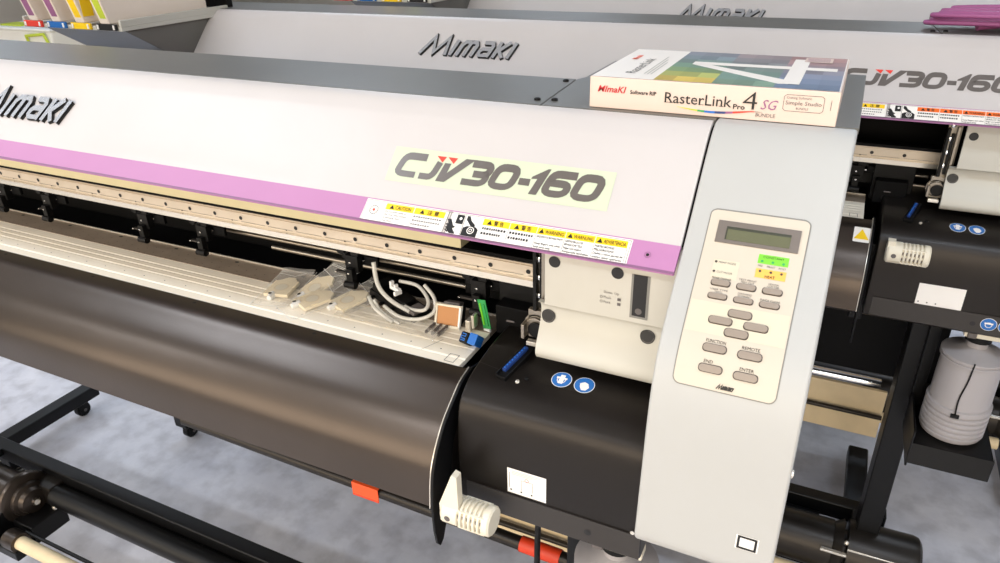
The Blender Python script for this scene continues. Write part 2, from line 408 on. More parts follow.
def warning_labels(root, head2, blank_x=None):
    f = HOOD
    mb = MB(); mb.rrect(f, -.5215, -.3995, .1578, .1885, 'label', h=.0003)
    mb.ribbon(f, [(-.52, .1592), (-.401, .1592), (-.401, .1873), (-.52, .1873)], .0005, 'inkgrey', closed=True)
    for k in range(12):
        a = k * PI / 6; c, q = math.cos(a), math.sin(a); mb.ribbon(f, [(-.5065 + .003 * c, .172 + .003 * q), (-.5065 + .0095 * c, .172 + .0095 * q)], .0003, 'inkgrey')
    mb.ring(f, -.5065, .172, .0055, .0061, 'inkgrey'); mb.disc(f, -.5065, .172, .0018, 'red', h=.0007)
    for a, b, tx in ((-.491, -.4515, 'CAUTION'), (-.4505, -.4085, '注 意')):
        mb.rrect(f, a, b, .1605, .1688, 'yellow', h=.0005)
        tri_sign(mb, f, a + .0085 if tx == 'CAUTION' else a + .011, .1652, .0032)
        mb.text(f, tx, a + (.0135 if tx == 'CAUTION' else .018), .1672, 'ink', height=.0048, width=.022 if tx == 'CAUTION' else .016, bold=.012, h=.0009)
    mb.ribbon(f, [(-.4915, .160), (-.4915, .187)], .0004, 'inkgrey'); mb.ribbon(f, [(-.4508, .1688), (-.4508, .187)], .0004, 'inkgrey')
    for i, tx in enumerate(('Do not touch inside of', 'the cover while machine', 'is operating. Injury', 'may result.')):
        mb.text(f, tx, -.4895, .1725 + i * .0041, 'inkgrey', height=.0023, h=.0007, bold=.01)
    for i in range(3):
        x = -.449
        while x < -.413 - (.010 if i == 2 else 0): L = random.choice((.0022, .003)); mb.rrect(f, x, x + L * .8, .1712 + i * .0052, .1732 + i * .0052, 'inkgrey', h=.0007); x += L + .0008
    mb.build('caution_label', root, smooth=0)
    mb = MB(); mb.rrect(f, -.4055, -.1815, .1578, .1885, 'label', h=.0003)
    mb.ribbon(f, [(-.404, .1592), (-.183, .1592), (-.183, .1873), (-.404, .1873)], .0005, 'inkgrey', closed=True)
    # crushed-hand and roller pictograms
    mb.poly(f, [(-.392, .1605), (-.3825, .1605), (-.3825, .1725), (-.392, .1725)], 'ink', h=.0006); mb.disc(f, -.3865, .1655, .0019, 'label', h=.0008, n=14)
    mb.poly(f, [(-.4035, .1685), (-.3985, .1675), (-.3935, .1755), (-.389, .1775), (-.3885, .1860), (-.3955, .1860), (-.4030, .1785), (-.4005, .1775), (-.4038, .1745), (-.4, .1735)], 'ink', h=.0006)
    mb.ribbon(f, [(-.4025, .1815), (-.398, .1845)], .0016, 'ink'); mb.poly(f, [(-.393, .1795), (-.386, .1745), (-.3855, .178), (-.389, .184)], 'label', h=.0008)
    mb.ribbon(f, [(-.3812, .160), (-.3812, .187)], .0006, 'inkgrey')
    mb.poly(f, [(-.379, .1605), (-.3755, .1605), (-.372, .1665), (-.3665, .1705), (-.3655, .1745), (-.371, .1735), (-.3765, .168), (-.379, .1655)], 'ink', h=.0006)
    mb.poly(f, [(-.3802, .1762), (-.3755, .1735), (-.364, .1735), (-.3605, .1765), (-.3605, .1862), (-.3802, .1862)], 'ink', h=.0006)
    mb.ring(f, -.3695, .1785, .0036, .0046, 'label', h=.0008); mb.ring(f, -.3695, .1785, .0014, .0022, 'label', h=.0008)
    heads = ((-.3575, -.324, '警 告'), (-.3232, -.2902, '警 告'), (-.2894, -.2562, 'WARNING'), (-.2554, -.2222, 'WARNUNG'), (-.2214, -.1858, 'ADVERTENCIA'))
    for i, (a, b, tx) in enumerate(heads):
        mb.rrect(f, a, b, .1605, .1688, head2, h=.0005)
        cj = i < 2; tri_sign(mb, f, a + (.0085 if cj else .005), .1652, .0032)
        mb.text(f, tx, a + (.014 if cj else .0092), .1672, 'ink', height=.0046, width=.012 if cj else (b - a - .0108), bold=.012, h=.0009)
        mb.ribbon(f, [(b + .0004, .1688), (b + .0004, .187)], .0004, 'inkgrey')
        if cj:
            for r_ in range(2):
                x = a + .0015
                while x < b - .004 - r_ * .003: L = random.choice((.0021, .0030)); mb.rrect(f, x, x + L * .82, .1715 + r_ * .0062, .1743 + r_ * .0062, 'ink', h=.0007); x += L + .0006
        else:
            ls = {2: ('HAZARDOUS MOVING PARTS', '', 'Keep fingers and other', 'body parts away.'), 3: ('GEFÄHRLICHE', 'BEWEGLICHE TEILE', 'Finger und andere', 'Körperteile fernhalten.'), 4: ('PARTES MOVILES', 'PELIGROSAS', 'Dedos y otras partes de', 'cuerpo deben apartarse.')}[i]
            for r_, q in enumerate(ls):
                if q: mb.text(f, q, a + .001, .1728 + r_ * .0042, 'ink', height=.0026, h=.0007, bold=.015, width=(b - a) * (.93 if len(q) > 17 else .62))
    mb.build('warning_label', root, smooth=0)

# ------------------------------------------------------------------ the printer
def prof_pts(P, s0=0, s1=None, n=40, h=0.0):
    s1 = P.L if s1 is None else s1
    return [tuple(P(0, s0 + (s1 - s0) * k / n, h))[1:] for k in range(n + 1)]
XL = -2.095      # left end of the hood
AUTH = (-1.05, .75, 0.0)
def make_printer():
    R = empty('wide_format_printer', AUTH, 'nearest wide-format printer, with the software box on its top', 'printer', 'wide-format printers in parallel rows')
    R['author'] = AUTH
    # --- hood: bent sheet with real thickness; the outer skin is the measured profile
    sp = .1562
    up = prof_pts(HOOD, 0, sp, 40); inn = [tuple(HOOD(0, sp - sp * k / 24, -.006))[1:] for k in range(25)]
    MB().prism(up + inn, XL, -.1315, 'hood').build('hood', R, smooth=30, clean=True)
    lo = prof_pts(HOOD, sp, HOOD.L, 14); l2 = [(.6650, -.3300), (.672, -.3310)] + [tuple(HOOD(0, HOOD.L - .004 - (HOOD.L - .004 - sp) * k / 8, -.006))[1:] for k in range(9)]
    mb = MB(); mb.prism(lo + l2, XL, -.1315, 'stripe')
    mb.rrect(HOOD, XL, -.1316, HOOD.L - .0030, HOOD.L, 'stripe_lo', h=.0003)
    mb.build('hood_stripe', R, smooth=30)
    mb = MB(); mb.disc(HOOD, -.1625, .1722, .0017, 'ink', h=.0007); mb.ring(HOOD, -.1625, .1722, .0030, .0034, 'stripe_lo'); mb.build('stripe_screw', R, smooth=0)
    # --- grey metal top cover: long strip plus a deeper right-hand section
    t = MB(); t.extr([(XL - .12, .806), (-.3385, .806), (-.3515, .967), (XL - .12, .967)], 'z', -.209, -.2025, 'strip'); t.box(XL - .12, -.358, .960, .967, -.33, -.2026, 'strip')
    t.build('top_cover', R, bevel=.0012)
    t = MB(); t.extr([(-.3372, .806), (-.1295, .806), (-.1295, .8205), (.0135, .8205), (.0135, 1.12), (-.3435, 1.12), (-.3435, .985), (-.3502, .967)], 'z', -.209, -.2025, 'strip')
    t.box(-.3435, .0135, 1.113, 1.12, -.42, -.2026, 'strip'); t.build('top_cover_end', R, bevel=.001, clean=True)
    for x, y in ((-.352, .829), (-.331, .834), (-.359, .946)):
        MB().lathe((x, y, -.2025), (0, 0, 1), [(0, .0042), (.0022, .0040), (.003, .0022)], 'black', 14).build('cover_screw', R)
    # --- control tower
    pts = prof_pts(TOW, 0, TOW.L, 90) + [(.5745, -.607), (.5785, -.612), (.585, -.6145), (1.10, -.6145), (1.115, -.60), (1.115, -.2095), (.9, -.2095), (.822, -.2095)]
    MB().prism(pts, -.1293, .0125, 'tower').build('control_tower', R, bevel=.0035, seg=3, smooth=30, clean=True)
    q = MB(); q.rrect(TOW, -.0262, -.0040, .4648, .4812, 'label', h=.0003); q.ribbon(TOW, [(-.0235, .4665), (-.0068, .4665), (-.0068, .4795), (-.0235, .4795)], .0024, 'ink', closed=True, h=.0005); q.build('tower_mark', R, smooth=0)
    MB().lathe((.0125, .66, -.535), (1, 0, 0), [(0, .005), (.003, .0045), (.004, .002)], 'silver', 14).build('tower_screw', R)
    # --- control panel
    p = MB(); f = TOW
    p.rrect(f, -.1100, -.0125, .1225, .3130, 'grey_and_shade', h=.0004, r=.0075, step=.006)  # grey outline ring paints the shaded edge of the panel's recess
    p.rrect(f, -.1088, -.0137, .1242, .3118, 'panel', h=.0007, r=.0065, step=.006)
    p.rrect(f, -.1075, -.015, .2275, .2590, 'panel2', h=.0009, step=.006); p.rrect(f, -.0955, -.0705, .1800, .2000, 'panel2', h=.0009)
    P = p.build('control_panel', R, smooth=30)
    d = MB(); d.rrect(f, -.0995, -.0200, .1370, .1607, 'lcdframe', h=.0018, h0=.0005, step=.006); d.rrect(f, -.0905, -.0285, .1412, .1563, 'lcdin', h=.0020)
    d.rrect(f, -.0890, -.0285, .1437, .1563, 'lcd', h=.0022); d.build('display', R, parent=P, smooth=30)
    def btn(x, s, w, hh, name='button'):
        b = MB(); b.rrect(f, x - w / 2 - .0008, x + w / 2 + .0008, s - hh / 2 - .0007, s + hh / 2 + .0009, 'buttonrim', h=.0010, r=hh / 2, step=.01)
        b.rrect(f, x - w / 2, x + w / 2, s - hh / 2, s + hh / 2, 'button', h=.0026, h0=.0008, r=hh / 2 * .98, step=.01); b.build(name, R, parent=P, smooth=60)
    for s in (.2052, .2203):
        for x in (-.0842, -.0596, -.0354): btn(x, s, .0175, .0058)
    for x, s in ((-.0597, .2348), (-.0763, .2446), (-.0431, .2448), (-.0594, .2543)): btn(x, s, .0215, .0070)
    for x, s in ((-.0758, .2718), (-.0431, .2722), (-.0760, .2917), (-.0432, .2924)): btn(x, s, .0215, .0072)
    t = MB()
    t.rrect(f, -.0545, -.0262, .1675, .1775, 'green', h=.0011); t.rrect(f, -.0545, -.0262, .1829, .1925, 'peach', h=.0011)
    t.text(f, 'CONSTANT', -.0404, .1714, 'ink', height=.0026, width=.0195, align='C', h=.0014)
    t.text(f, 'HEAT', -.0404, .1918, 'ink', height=.0028, align='C', bold=.01, h=.0014)
    t.text(f, 'PRE     PRINT    POST', -.0404, .1811, 'inkgrey', height=.0020, width=.026, align='C', h=.0014)
    for k in (-.0505, -.0404, -.0305): t.disc(f, k, .1750, .0013, 'pcb', h=.0014, n=14); t.disc(f, k, .1856, .0013, 'buttonrim', h=.0014, n=14)
    for s in (.1830, .1934): t.disc(f, -.0932, s, .0013, 'buttonrim', h=.0014, n=14)
    t.text(f, 'PRINT MODE', -.0905, .1840, 'inkgrey', height=.0021, width=.0165, h=.0012); t.text(f, 'CUT MODE', -.0905, .1944, 'inkgrey', height=.0021, width=.0150, h=.0012)
    for x, s, a, b in ((-.0842, .2052, '', 'MODE CHANGE'), (-.0596, .2052, 'TEST PRINT', 'TEST CUT'), (-.0354, .2052, 'HEATER', 'CUTTER'), (-.0842, .2203, 'USER TYPE', 'TOOL'), (-.0596, .2203, 'CLEANING', 'ST.MAINT'), (-.0354, .2203, '', 'DATA CLEAR')):
        if a: t.text(f, a, x, s - .0067, 'inkgrey', height=.0020, align='C', h=.0012, width=.017 if len(a) > 8 else None)
        t.text(f, b, x, s - .0040, 'inkgrey' if a else 'ink', height=.0021, align='C', h=.0012, width=.0185 if len(b) > 9 else None)
    for x, s, a in ((-.0758, .2718, 'FUNCTION'), (-.0431, .2722, 'REMOTE'), (-.0790, .2917, 'END'), (-.0432, .2924, 'ENTER')): t.text(f, a, x, s - .0052, 'ink', height=.0032, align='C', h=.0012, width=.0185 if len(a) > 7 else None)
    t.build('panel_lettering', R, parent=P, smooth=0)
    logo(lambda x, s, h=0.0: f(x, s, h + .0010), -.0675, -.0510, .3050, .3094, .0004, 'ink', 'ink', w=.2).build('panel_logo', R, parent=P, smooth=0)
    # --- hood logo
    logo(HOOD, -1.386, -1.142, .0695, .1140, .0050, 'logo_top', 'logo_side', sh=.34, w=.17).build('hood_logo', R, smooth=0)
    # --- carriage rail seen under the hood
    g = MB(); xa, xb = XL, -.285
    g.box(xa, -.455, .798, .83, -.4105, -.36, 'rail'); g.build('upper_rail', R, bevel=.0008)
    g = MB(); g.box(xa, xb, .802, .83, -.419, -.4105, 'matblack'); g.box(xa, xb, .800, .83, -.4185, -.4162, 'railmetal')
    g.box(xa, xb, .798, .83, -.4365, -.4185, 'railmetal'); g.box(xa, xb, .790, .83, -.4455, -.4365, 'silver')
    fr = frame((0, .798, -.4185), (1, 0, 0), (0, 0, -1))
    k = 0; x = xa + .03
    while x < xb - .02:
        g.disc(fr, x, .0085, .0034, 'ink', h=.0006, n=12)
        if k % 2: g.disc(fr, x - .02, .0150, .0014, 'ink', h=.0006, n=8)
        g.ribbon(fr, [(x, .0145), (x + .05, .0145)], .0006, 'inkgrey', h=.0005)
        x += .0571; k += 1
    g.build('carriage_rail', R, smooth=30)
    g = MB(); g.tube([(-1.0, .835, -.475), (-.30, .835, -.475)], .0035, 'steel', smooth=False); g.tube([(-.86, .85, -.500), (-.30, .85, -.500)], .004, 'steel', smooth=False); g.build('feed_rod', R, smooth=40)
    # --- body: back panel, floor pan, ends
    b = MB(); b.box(XL, -.13, .90, .94, -.62, -.22, 'matblack'); b.box(XL, -.13, .83, .90, -.36, -.215, 'matblack'); b.box(XL, -.40, .83, .90, -.56, -.53, 'matblack')
    b.box(XL - .12, -.13, .94, .966, -.62, -.21, 'strip'); b.build('rear_body', R, bevel=.002)
    # --- left end cover
    lc = [(.83, -.212), (.775, -.25), (.735, -.31), (.70, -.36), (.69, -.45), (.65, -.56), (.65, -.63), (.95, -.63), (.95, -.212)]
    MB().prism(lc, XL - .18, XL - .002, 'strip').build('left_end_cover', R, bevel=.008, seg=3, clean=True)
    # --- platen
    p = MB(); p.prism([(.684, -.527), (.6845, -.5245), (.700, -.5245), (.702, -.5260), (.704, -.5245), (.727, -.5245), (.7285, -.526), (.730, -.5245), (.741, -.5245), (.7425, -.526), (.744, -.5245), (.7545, -.5245), (.756, -.526), (.7575, -.5245), (.7765, -.5245), (.7765, -.532), (.684, -.532)], XL, -.403, 'platen')
    fr = frame((0, 0, -.5245), (1, 0, 0), (0, -1, 0))
    x = XL + .01
    while x < -.42:
        p.disc(fr, x, -.713, .0011, 'buttonrim', h=.0003, n=8); x += .0482
    p.ribbon(fr, [(-.47, -.70), (-.455, -.735)], .0006, 'inkgrey'); p.ribbon(fr, [(-.428, -.689), (-.414, -.689), (-.414, -.707), (-.428, -.707)], .0008, 'inkgrey', closed=True)
    p.build('platen', R, smooth=20, clean=True)
    p = MB(); p.box(XL, -.403, .7766, .824, -.532, -.5238, 'platen_back'); p.box(XL, -.403, .824, .8258, -.532, -.5215, 'silver')
    fr = frame((0, 0, -.5238), (1, 0, 0), (0, -1, 0)); x = XL + .01; k = 0
    while x < -.42:
        p.disc(fr, x, -(.787 + .009 * (k % 3)), .0010, 'ink', h=.0003, n=6)
        if k % 11 == 0: p.disc(fr, x, -.815, .0028, 'ink', h=.0004, n=10, sx=1.6)
        p.disc(fr, x, -.7785, .0010, 'ink', h=.0003, n=6)
        x += .0133; k += 1
    p.build('vacuum_strip', R, smooth=20)
    # --- front heater
    hp = prof_pts(HEAT, 0, HEAT.L, 60) + [(.575, -.668), (.72, -.668), (.74, -.56), (.684, -.532)]
    h = MB(); h.prism(hp, XL, -.386, 'heater')
    x = XL + .05
    while x < -.42:
        h.disc(HEAT, x, .0075, .0022, 'ink', h=.0004, n=10, sx=1.5); x += .235
    h.build('front_heater', R, smooth=30, clean=True)
    fl = [tuple(HEAT(0, HEAT.L * k / 40, .0035))[1:] for k in range(41)] + [(.5662, -.70), (.570, -.725), (.577, -.735), (.585, -.73), (.60, -.70), (.625, -.60), (.66, -.55), (.72, -.53)]
    MB().prism(fl, -.386, -.3825, 'black').build('heater_end_flange', R, bevel=.0008, clean=True)
    h = MB(); h.tube([tuple(HEAT(-.3872, HEAT.L * k / 30, .0032)) for k in range(31)], .0009, 'silver', 6, smooth=False); h.build('flange_edge', R)
    # --- right-hand cover
    cp = prof_pts(COV, 0, COV.L, 80) + [(.626, -.694), (.70, -.694), (.86, -.62)]
    c = MB(); c.prism(cp, -.3735, -.131, 'cover'); c.build('right_cover', R, bevel=.003, seg=2, smooth=30, clean=True)
    c = MB(); c.rrect(COV, -.362, -.1315, .3530, .3915, 'lip', h=.0018, h0=0, step=.02); c.disc(COV, -.196, .3735, .0045, 'ink', h=.0022, n=16); c.disc(COV, -.141, .3500, .0028, 'silver', h=.0022, n=12)
    c.build('cover_lip', R, smooth=30)
    c = MB()
    for x, s in ((-.3105, .1925), (-.3010, .1840)):
        c = MB(); c.lathe(tuple(COV(x, s, 0)), tuple(COV(0, s, 1) - COV(0, s, 0)), [(0, .0030), (.0012, .0028), (.002, .0015)], 'silver' if s > .19 else 'black', 12); c.build('cover_screw', R)
    c = MB(); c.ribbon(COV, [(-.372, .1760), (-.322, .1835)], .0007, 'lip', h=.0006); c.build('cover_seam', R)
    # blue pen-like cutter holder in its black slot
    a, bb = Vector((-.331, .668, -.5115)), Vector((-.3165, .722, -.4985)); c = MB()
    mt = Matrix.Translation((a + bb) / 2) @ (bb - a).to_track_quat('Y', 'Z').to_matrix().to_4x4()
    c.box(-.008, .007, -.032, .032, -.006, .004, 'black', mt); c.box(-.008, -.006, -.032, .032, .004, .007, 'black', mt); c.build('connector_socket', R, bevel=.001)
    c = MB(); c.box(-.0045, .0010, -.022, .025, .003, .008, 'darkblue', mt)
    for k in range(9): c.box(-.0030, -.0010, -.020 + k * .005, -.0178 + k * .005, .008, .009, 'blue', mt)
    c.build('blue_connector', R, bevel=.0006)
    # --- ivory end plates
    e = MB(); e.box(-.288, -.131, .700, .706, -.4145, -.315, 'plate')
    fr = frame((0, .700, 0), (1, 0, 0), (0, 0, -1))
    for x in (-.2755, -.2000): e.disc(fr, x, .3555, .0072, 'ink', h=.0006)
    e.rrect(fr, -.1835, -.1625, .3530, .4080, 'grey_and_shade', h=.0005); e.rrect(fr, -.1810, -.1655, .3530, .4050, 'ink', h=.0008); e.disc(fr, -.1735, .3985, .004, 'inkgrey', h=.0011, n=12)
    e.text(fr, 'Down  Up', -.206, .3830, 'inkgrey', height=.003, align='C'); 
    for k, s in enumerate((.3885, .3945)): e.ring(fr, -.2175, s, .0012, .0017, 'inkgrey', n=12); e.text(fr, ('Pinch', 'Feed')[k], -.2145, s + .0013, 'inkgrey', height=.0030); e.rrect(fr, -.1985, -.1945, s - .0018, s + .0018, 'inkgrey', h=.0006)
    e.build('upper_end_plate', R, bevel=.0008)
    pp = [(.704, -.4150), (.712, -.4200), (.7155, -.4300), (.7125, -.4440), (.7045, -.4600), (.6975, -.4730), (.6955, -.4830), (.6985, -.4900)]
    LP = Prof(pp); e = MB(); e.prism(prof_pts(LP, 0, LP.L, 40) + [(.7045, -.4935), (.7055, -.484), (.712, -.463), (.724, -.43), (.712, -.4145)], -.2985, -.131, 'plate')
    for x in (-.2880, -.1640):
        e.disc(LP, x, .0275, .0090, 'ink', h=.0010); e.ring(LP, x, .0275, .0072, .0078, 'inkgrey', h=.0012, n=20)
    e.build('lower_end_plate', R, bevel=.0006, clean=True)
    e = MB()          # cut-away hardware left of the plates
    e.box(-.3130, -.2900, .730, .738, -.455, -.330, 'steel'); e.box(-.3200, -.2920, .724, .732, -.480, -.440, 'steel'); e.box(-.2990, -.2940, .716, .735, -.44, -.345, 'steel'); e.box(-.3130, -.3080, .722, .732, -.440, -.350, 'black'); e.box(-.3050, -.3000, .724, .732, -.435, -.36, 'black')
    for z in (-.345, -.37, -.395, -.42): e.lathe((-.306, .730, z), (0, -1, 0), [(0, .005), (.004, .0045), (.005, .002)], 'chrome', 12)
    e.lathe((-.309, .728, -.462), (0, -1, 0), [(0, .017), (.004, .017), (.004, .013), (.009, .013)], 'steel', 20); e.cyl((-.307, .7195, -.464), (0, -1, 0), .004, .0105, 'black')
    e.box(-.3235, -.319, .708, .726, -.475, -.455, 'steel'); e.box(-.318, -.300, .712, .72, -.486, -.480, 'silver')
    e.build('pressure_latch', R, bevel=.0008)
    e = MB(); e.box(-.398, -.325, .80, .86, -.522, -.448, 'black'); e.box(-.392, -.335, .775, .80, -.520, -.475, 'matblack')
    e.box(-.375, -.362, .772, .775, -.497, -.494, 'inkgrey'); e.box(-.47, -.335, .83, .86, -.50, -.448, 'black'); e.build('capping_station', R, bevel=.002)
    # --- pinch rollers on the rail
    for i, x in enumerate((-1.95, -1.80, -1.655, -1.512, -1.374, -1.108, -.965, -.652, -.432)):
        pr = MB(); y = .780
        pr.box(x - .022, x + .022, y + .004, y + .02, -.470, -.4400, 'black'); pr.cyl((x - .016, y + .004, -.446), (0, -1, 0), .014, .0075, 'black', 12); pr.cyl((x + .010, y + .004, -.4475), (0, -1, 0), .014, .0075, 'black', 12)
        pr.box(x - .008, x + .016, y - .012, y + .006, -.490, -.452, 'black'); pr.box(x - .002, x + .010, y - .024, y - .008, -.512, -.478, 'black')
        pr.box(x - .030, x - .004, y - .010, y - .002, -.500, -.495, 'lip'); pr.cyl((x - .006, y - .022, -.5155), (1, 0, 0), .020, .0085, 'black', 14)
        for dx, dz, dy in ((.002, -.468, -.0125), (.019, -.466, .003), (.004, -.488, -.0245), (-.029, -.4975, -.0105)): pr.cyl((x + dx, y + dy, dz), (0, -1, 0), .002, .0022, 'chrome', 8)
        pr.box(x + .016, x + .045, y + .004, y + .012, -.476, -.455, 'matblack')
        pr.v = [(x + (vx - x) * 1.0, .806 + (vy - .784) * .75, -.4465 + (vz + .4400) * .72) for vx, vy, vz in pr.v]
        pr.build('pinch_roller', R, bevel=.0012, seg=1)
    # --- stand
    s = MB(); s.box(XL, -.131, .76, .92, -.70, -.62, 'matblack'); s.box(-.395, -.370, .655, .76, -.722, -.56, 'black'); s.box(XL, -.235, .93, .97, -1.0, -.62, 'matblack'); s.build('lower_chassis', R, bevel=.003)
    for x in (-2.09, -.250):
        s = MB(); s.box(x - .020, x + .028, .750, .815, -1.352, -.69, 'frame'); s.box(x - .028, x + .032, .765, .845, -1.372, -1.350, 'frame'); s.box(x - .020, x + .028, .846, .878, -1.50, -1.396, 'frame'); s.build('leg', R, bevel=.003)
    for x in (-2.350, -.250):
        s = MB(); s.box(x - .028, x + .028, (.54), 1.315, -1.545, -1.500, 'frame'); s.build('foot', R, bevel=.006, seg=3)
        for y in (.575, 1.25):
            c = MB(); c.box(x - .013, x + .013, y - .016, y + .016, -1.553, -1.545, 'black'); c.box(x - .017, x - .014, y - .018, y + .018, -1.585, -1.547, 'black'); c.box(x + .014, x + .017, y - .018, y + .018, -1.585, -1.547, 'black')
            c.lathe((x - .0125, y, -1.574), (1, 0, 0), [(0, .022), (.003, .026), (.022, .026), (.025, .022)], 'black', 22); c.cyl((x - .019, y, -1.574), (1, 0, 0), .038, .006, 'inkgrey', 10); c.build('caster', R, smooth=35)
    s = MB(); s.box(-2.33, -.20, .842, .880, -1.398, -1.350, 'frame'); s.build('stand_bar', R, bevel=.004, seg=2)
    for x in (-1.25, -.6): pass
    # --- beige panels and dark tube behind the stand, feed rod
    s = MB(); s.box(-.64, -.24, 1.09, 1.10, -1.075, -1.005, 'kraft'); s.box(-.64, -.24, 1.08, 1.09, -1.290, -1.140, 'kraft'); s.cyl((-.64, 1.066, -1.213), (1, 0, 0), .40, .0065, 'beamgrey', 16); s.build('rear_beige_panels', R, bevel=.002)
    s = MB(); s.cyl((XL, 1.05, -1.100), (1, 0, 0), 1.83, .014, 'chrome', 24); s.build('media_feed_rod', R)
    # --- take-up unit
    s = MB(); s.cyl((-1.80, .818, -1.408), (1, 0, 0), 1.45, .031, 'frame', 24); s.build('take_up_tube', R)
    s = MB(); s.box(-2.3, -1.90, .852, .874, -1.456, -1.444, 'beamgrey')
    for k in range(20): s.box(-2.29 + k * .02, -2.28 + k * .02, .855, .866, -1.444, -1.439, 'silver')
    s.build('toothed_rack', R, bevel=.0006)
    s = MB(); s.lathe((-1.875, .775, -1.405), (1, 0, 0), [(-.30, .052), (-.012, .052), (-.012, .072), (0, .074), (.006, .071), (.010, .064), (.012, .050), (.022, .048), (.026, .038), (.040, .034), (.042, .012), (.048, .010)], 'heater', 36)
    s.cyl((-1.829, .775, -1.405), (1, 0, 0), .004, .008, 'silver'); s.build('take_up_hub', R, smooth=28)
    s = MB(); s.box(-1.90, -1.80, .80, .86, -1.44, -1.375, 'beamgrey'); s.box(-1.875, -1.79, .72, .82, -1.50, -1.44, 'frame'); s.cyl((-1.805, .80, -1.435), (1, 0, 0), .012, .008, 'silver')
    s.extr([(.64, -1.50), (.73, -1.505), (.83, -1.47), (.83, -1.40), (.76, -1.36), (.70, -1.40), (.65, -1.45)], 'x', -1.90, -1.868, 'frame')
    s.box(-1.9, -1.78, .66, .72, -1.50, -1.47, 'frame'); s.build('take_up_motor', R, bevel=.004)
    s = MB(); s.cyl((-1.80, .685, -1.455), (1, 0, 0), 1.5, .018, 'kraft', 20); s.cyl((-1.83, .685, -1.455), (1, 0, 0), .045, .027, 'heater', 20); s.build('tension_bar', R)
    s = MB(); s.cyl((-1.80, .712, -1.447), (1, 0, 0), 1.5, .005, 'frame', 8); s.build('guide_wire', R)
    s = MB(); s.lathe((-1.84, .632, -1.43), (.2, -1, 0), [(0, .006), (.012, .006), (.012, .015), (.026, .015), (.028, .012)], 'black', 14); s.build('lock_knob', R)
    # right-hand take-up end (roller, clutch, cap)
    s = MB(); s.lathe((-.95, .755, -1.405), (1, 0, 0), [(0, .062), (.635, .062), (.635, .0), ], 'beamgrey', 40, cap=False); s.build('take_up_roller', R)
    s = MB(); s.lathe((-.315, .755, -1.405), (1, 0, 0), [(0, .058), (.022, .070), (.024, .046), (.030, .046), (.032, .074), (.17, .077), (.182, .074), (.188, .066), (.190, 0)], 'beamgrey', 44, cap=False)
    for z in (.078, .0785): pass
    s.build('roller_end_cap', R, smooth=28)
    s = MB(); s.box(-.283, -.128, .6985, .700, -1.358, -1.352, 'silver'); s.box(-.34, -.283, .69, .70, -1.372, -1.366, 'silver'); s.lathe((-.287, .71, -1.345), (0, -.6, 1), [(0, .006), (.006, .005), (.008, .002)], 'silver', 10); s.build('cap_trim', R, bevel=.001)
    s = MB(); s.box(-.128, -.10, .73, .76, -1.44, -1.40, 'cream'); s.build('cap_plug', R, bevel=.002)
    # --- waste ink shelf under the right-hand cover
    s = MB(); x0, x1, y0, y1, z0 = -.240, -.100, .592, .738, -.937
    s.box(x0, x1, y0, y1, z0 - .004, z0, 'frame'); s.prism([(y0, z0), (y0 + .004, z0), (y0 - .003, z0 - .045), (y0 - .007, z0 - .045)], x0, x1, 'frame'); s.box(x0, x1, y1 - .004, y1, z0, z0 + .055, 'frame')
    s.box(x0, x0 + .004, y0 - .004, y1, z0 - .055, z0 + .030, 'frame'); s.box(x1 - .004, x1, y0, y1, z0 - .05, z0, 'frame'); s.box(x0, x0 + .02, .73, .76, z0, -.74, 'frame'); s.build('bottle_shelf', R, bevel=.0015)
    s = MB(); s.box(-.200, -.131, .635, .655, -.708, -.696, 'cream'); s.box(-.195, -.180, .631, .637, -.708, -.6965, 'inkgrey'); s.build('lamp_rail', R, bevel=.002)
    # --- ink station on the left end
    s = MB(); x0, x1, y0, y1 = -2.445, -2.075, .485, .835
    s.box(x0, x1, y0, y1, -.222, -.212, 'plate'); s.box(x1 - .008, x1, y0, y1, -.2125, -.196, 'plate'); s.box(x0, x0 + .008, y0, y1, -.2125, -.196, 'plate')
    s.box(x0, x1, y1, y1 + .02, -.3, -.08, 'black'); s.prism([(.50, -.2225), (.83, -.2225), (.83, -.32), (.66, -.32)], x0 + .06, x1 - .01, 'strip')
    s.build('ink_station', R, bevel=.0015)
    for k, c in enumerate(('red', 'bluelab', 'yellow', 'ink')):
        x = x0 + .012 + k * .092
        s = MB(); s.box(x, x + .070, y0 - .006, y0, -.220, -.205, c); s.box(x + .06, x + .066, y0 - .008, y0 - .006, -.218, -.207, 'label'); s.box(x + .004, x + .010, y0 - .008, y0 - .006, -.218, -.207, 'label'); s.build('slot_tab', R, bevel=.001)
    return R

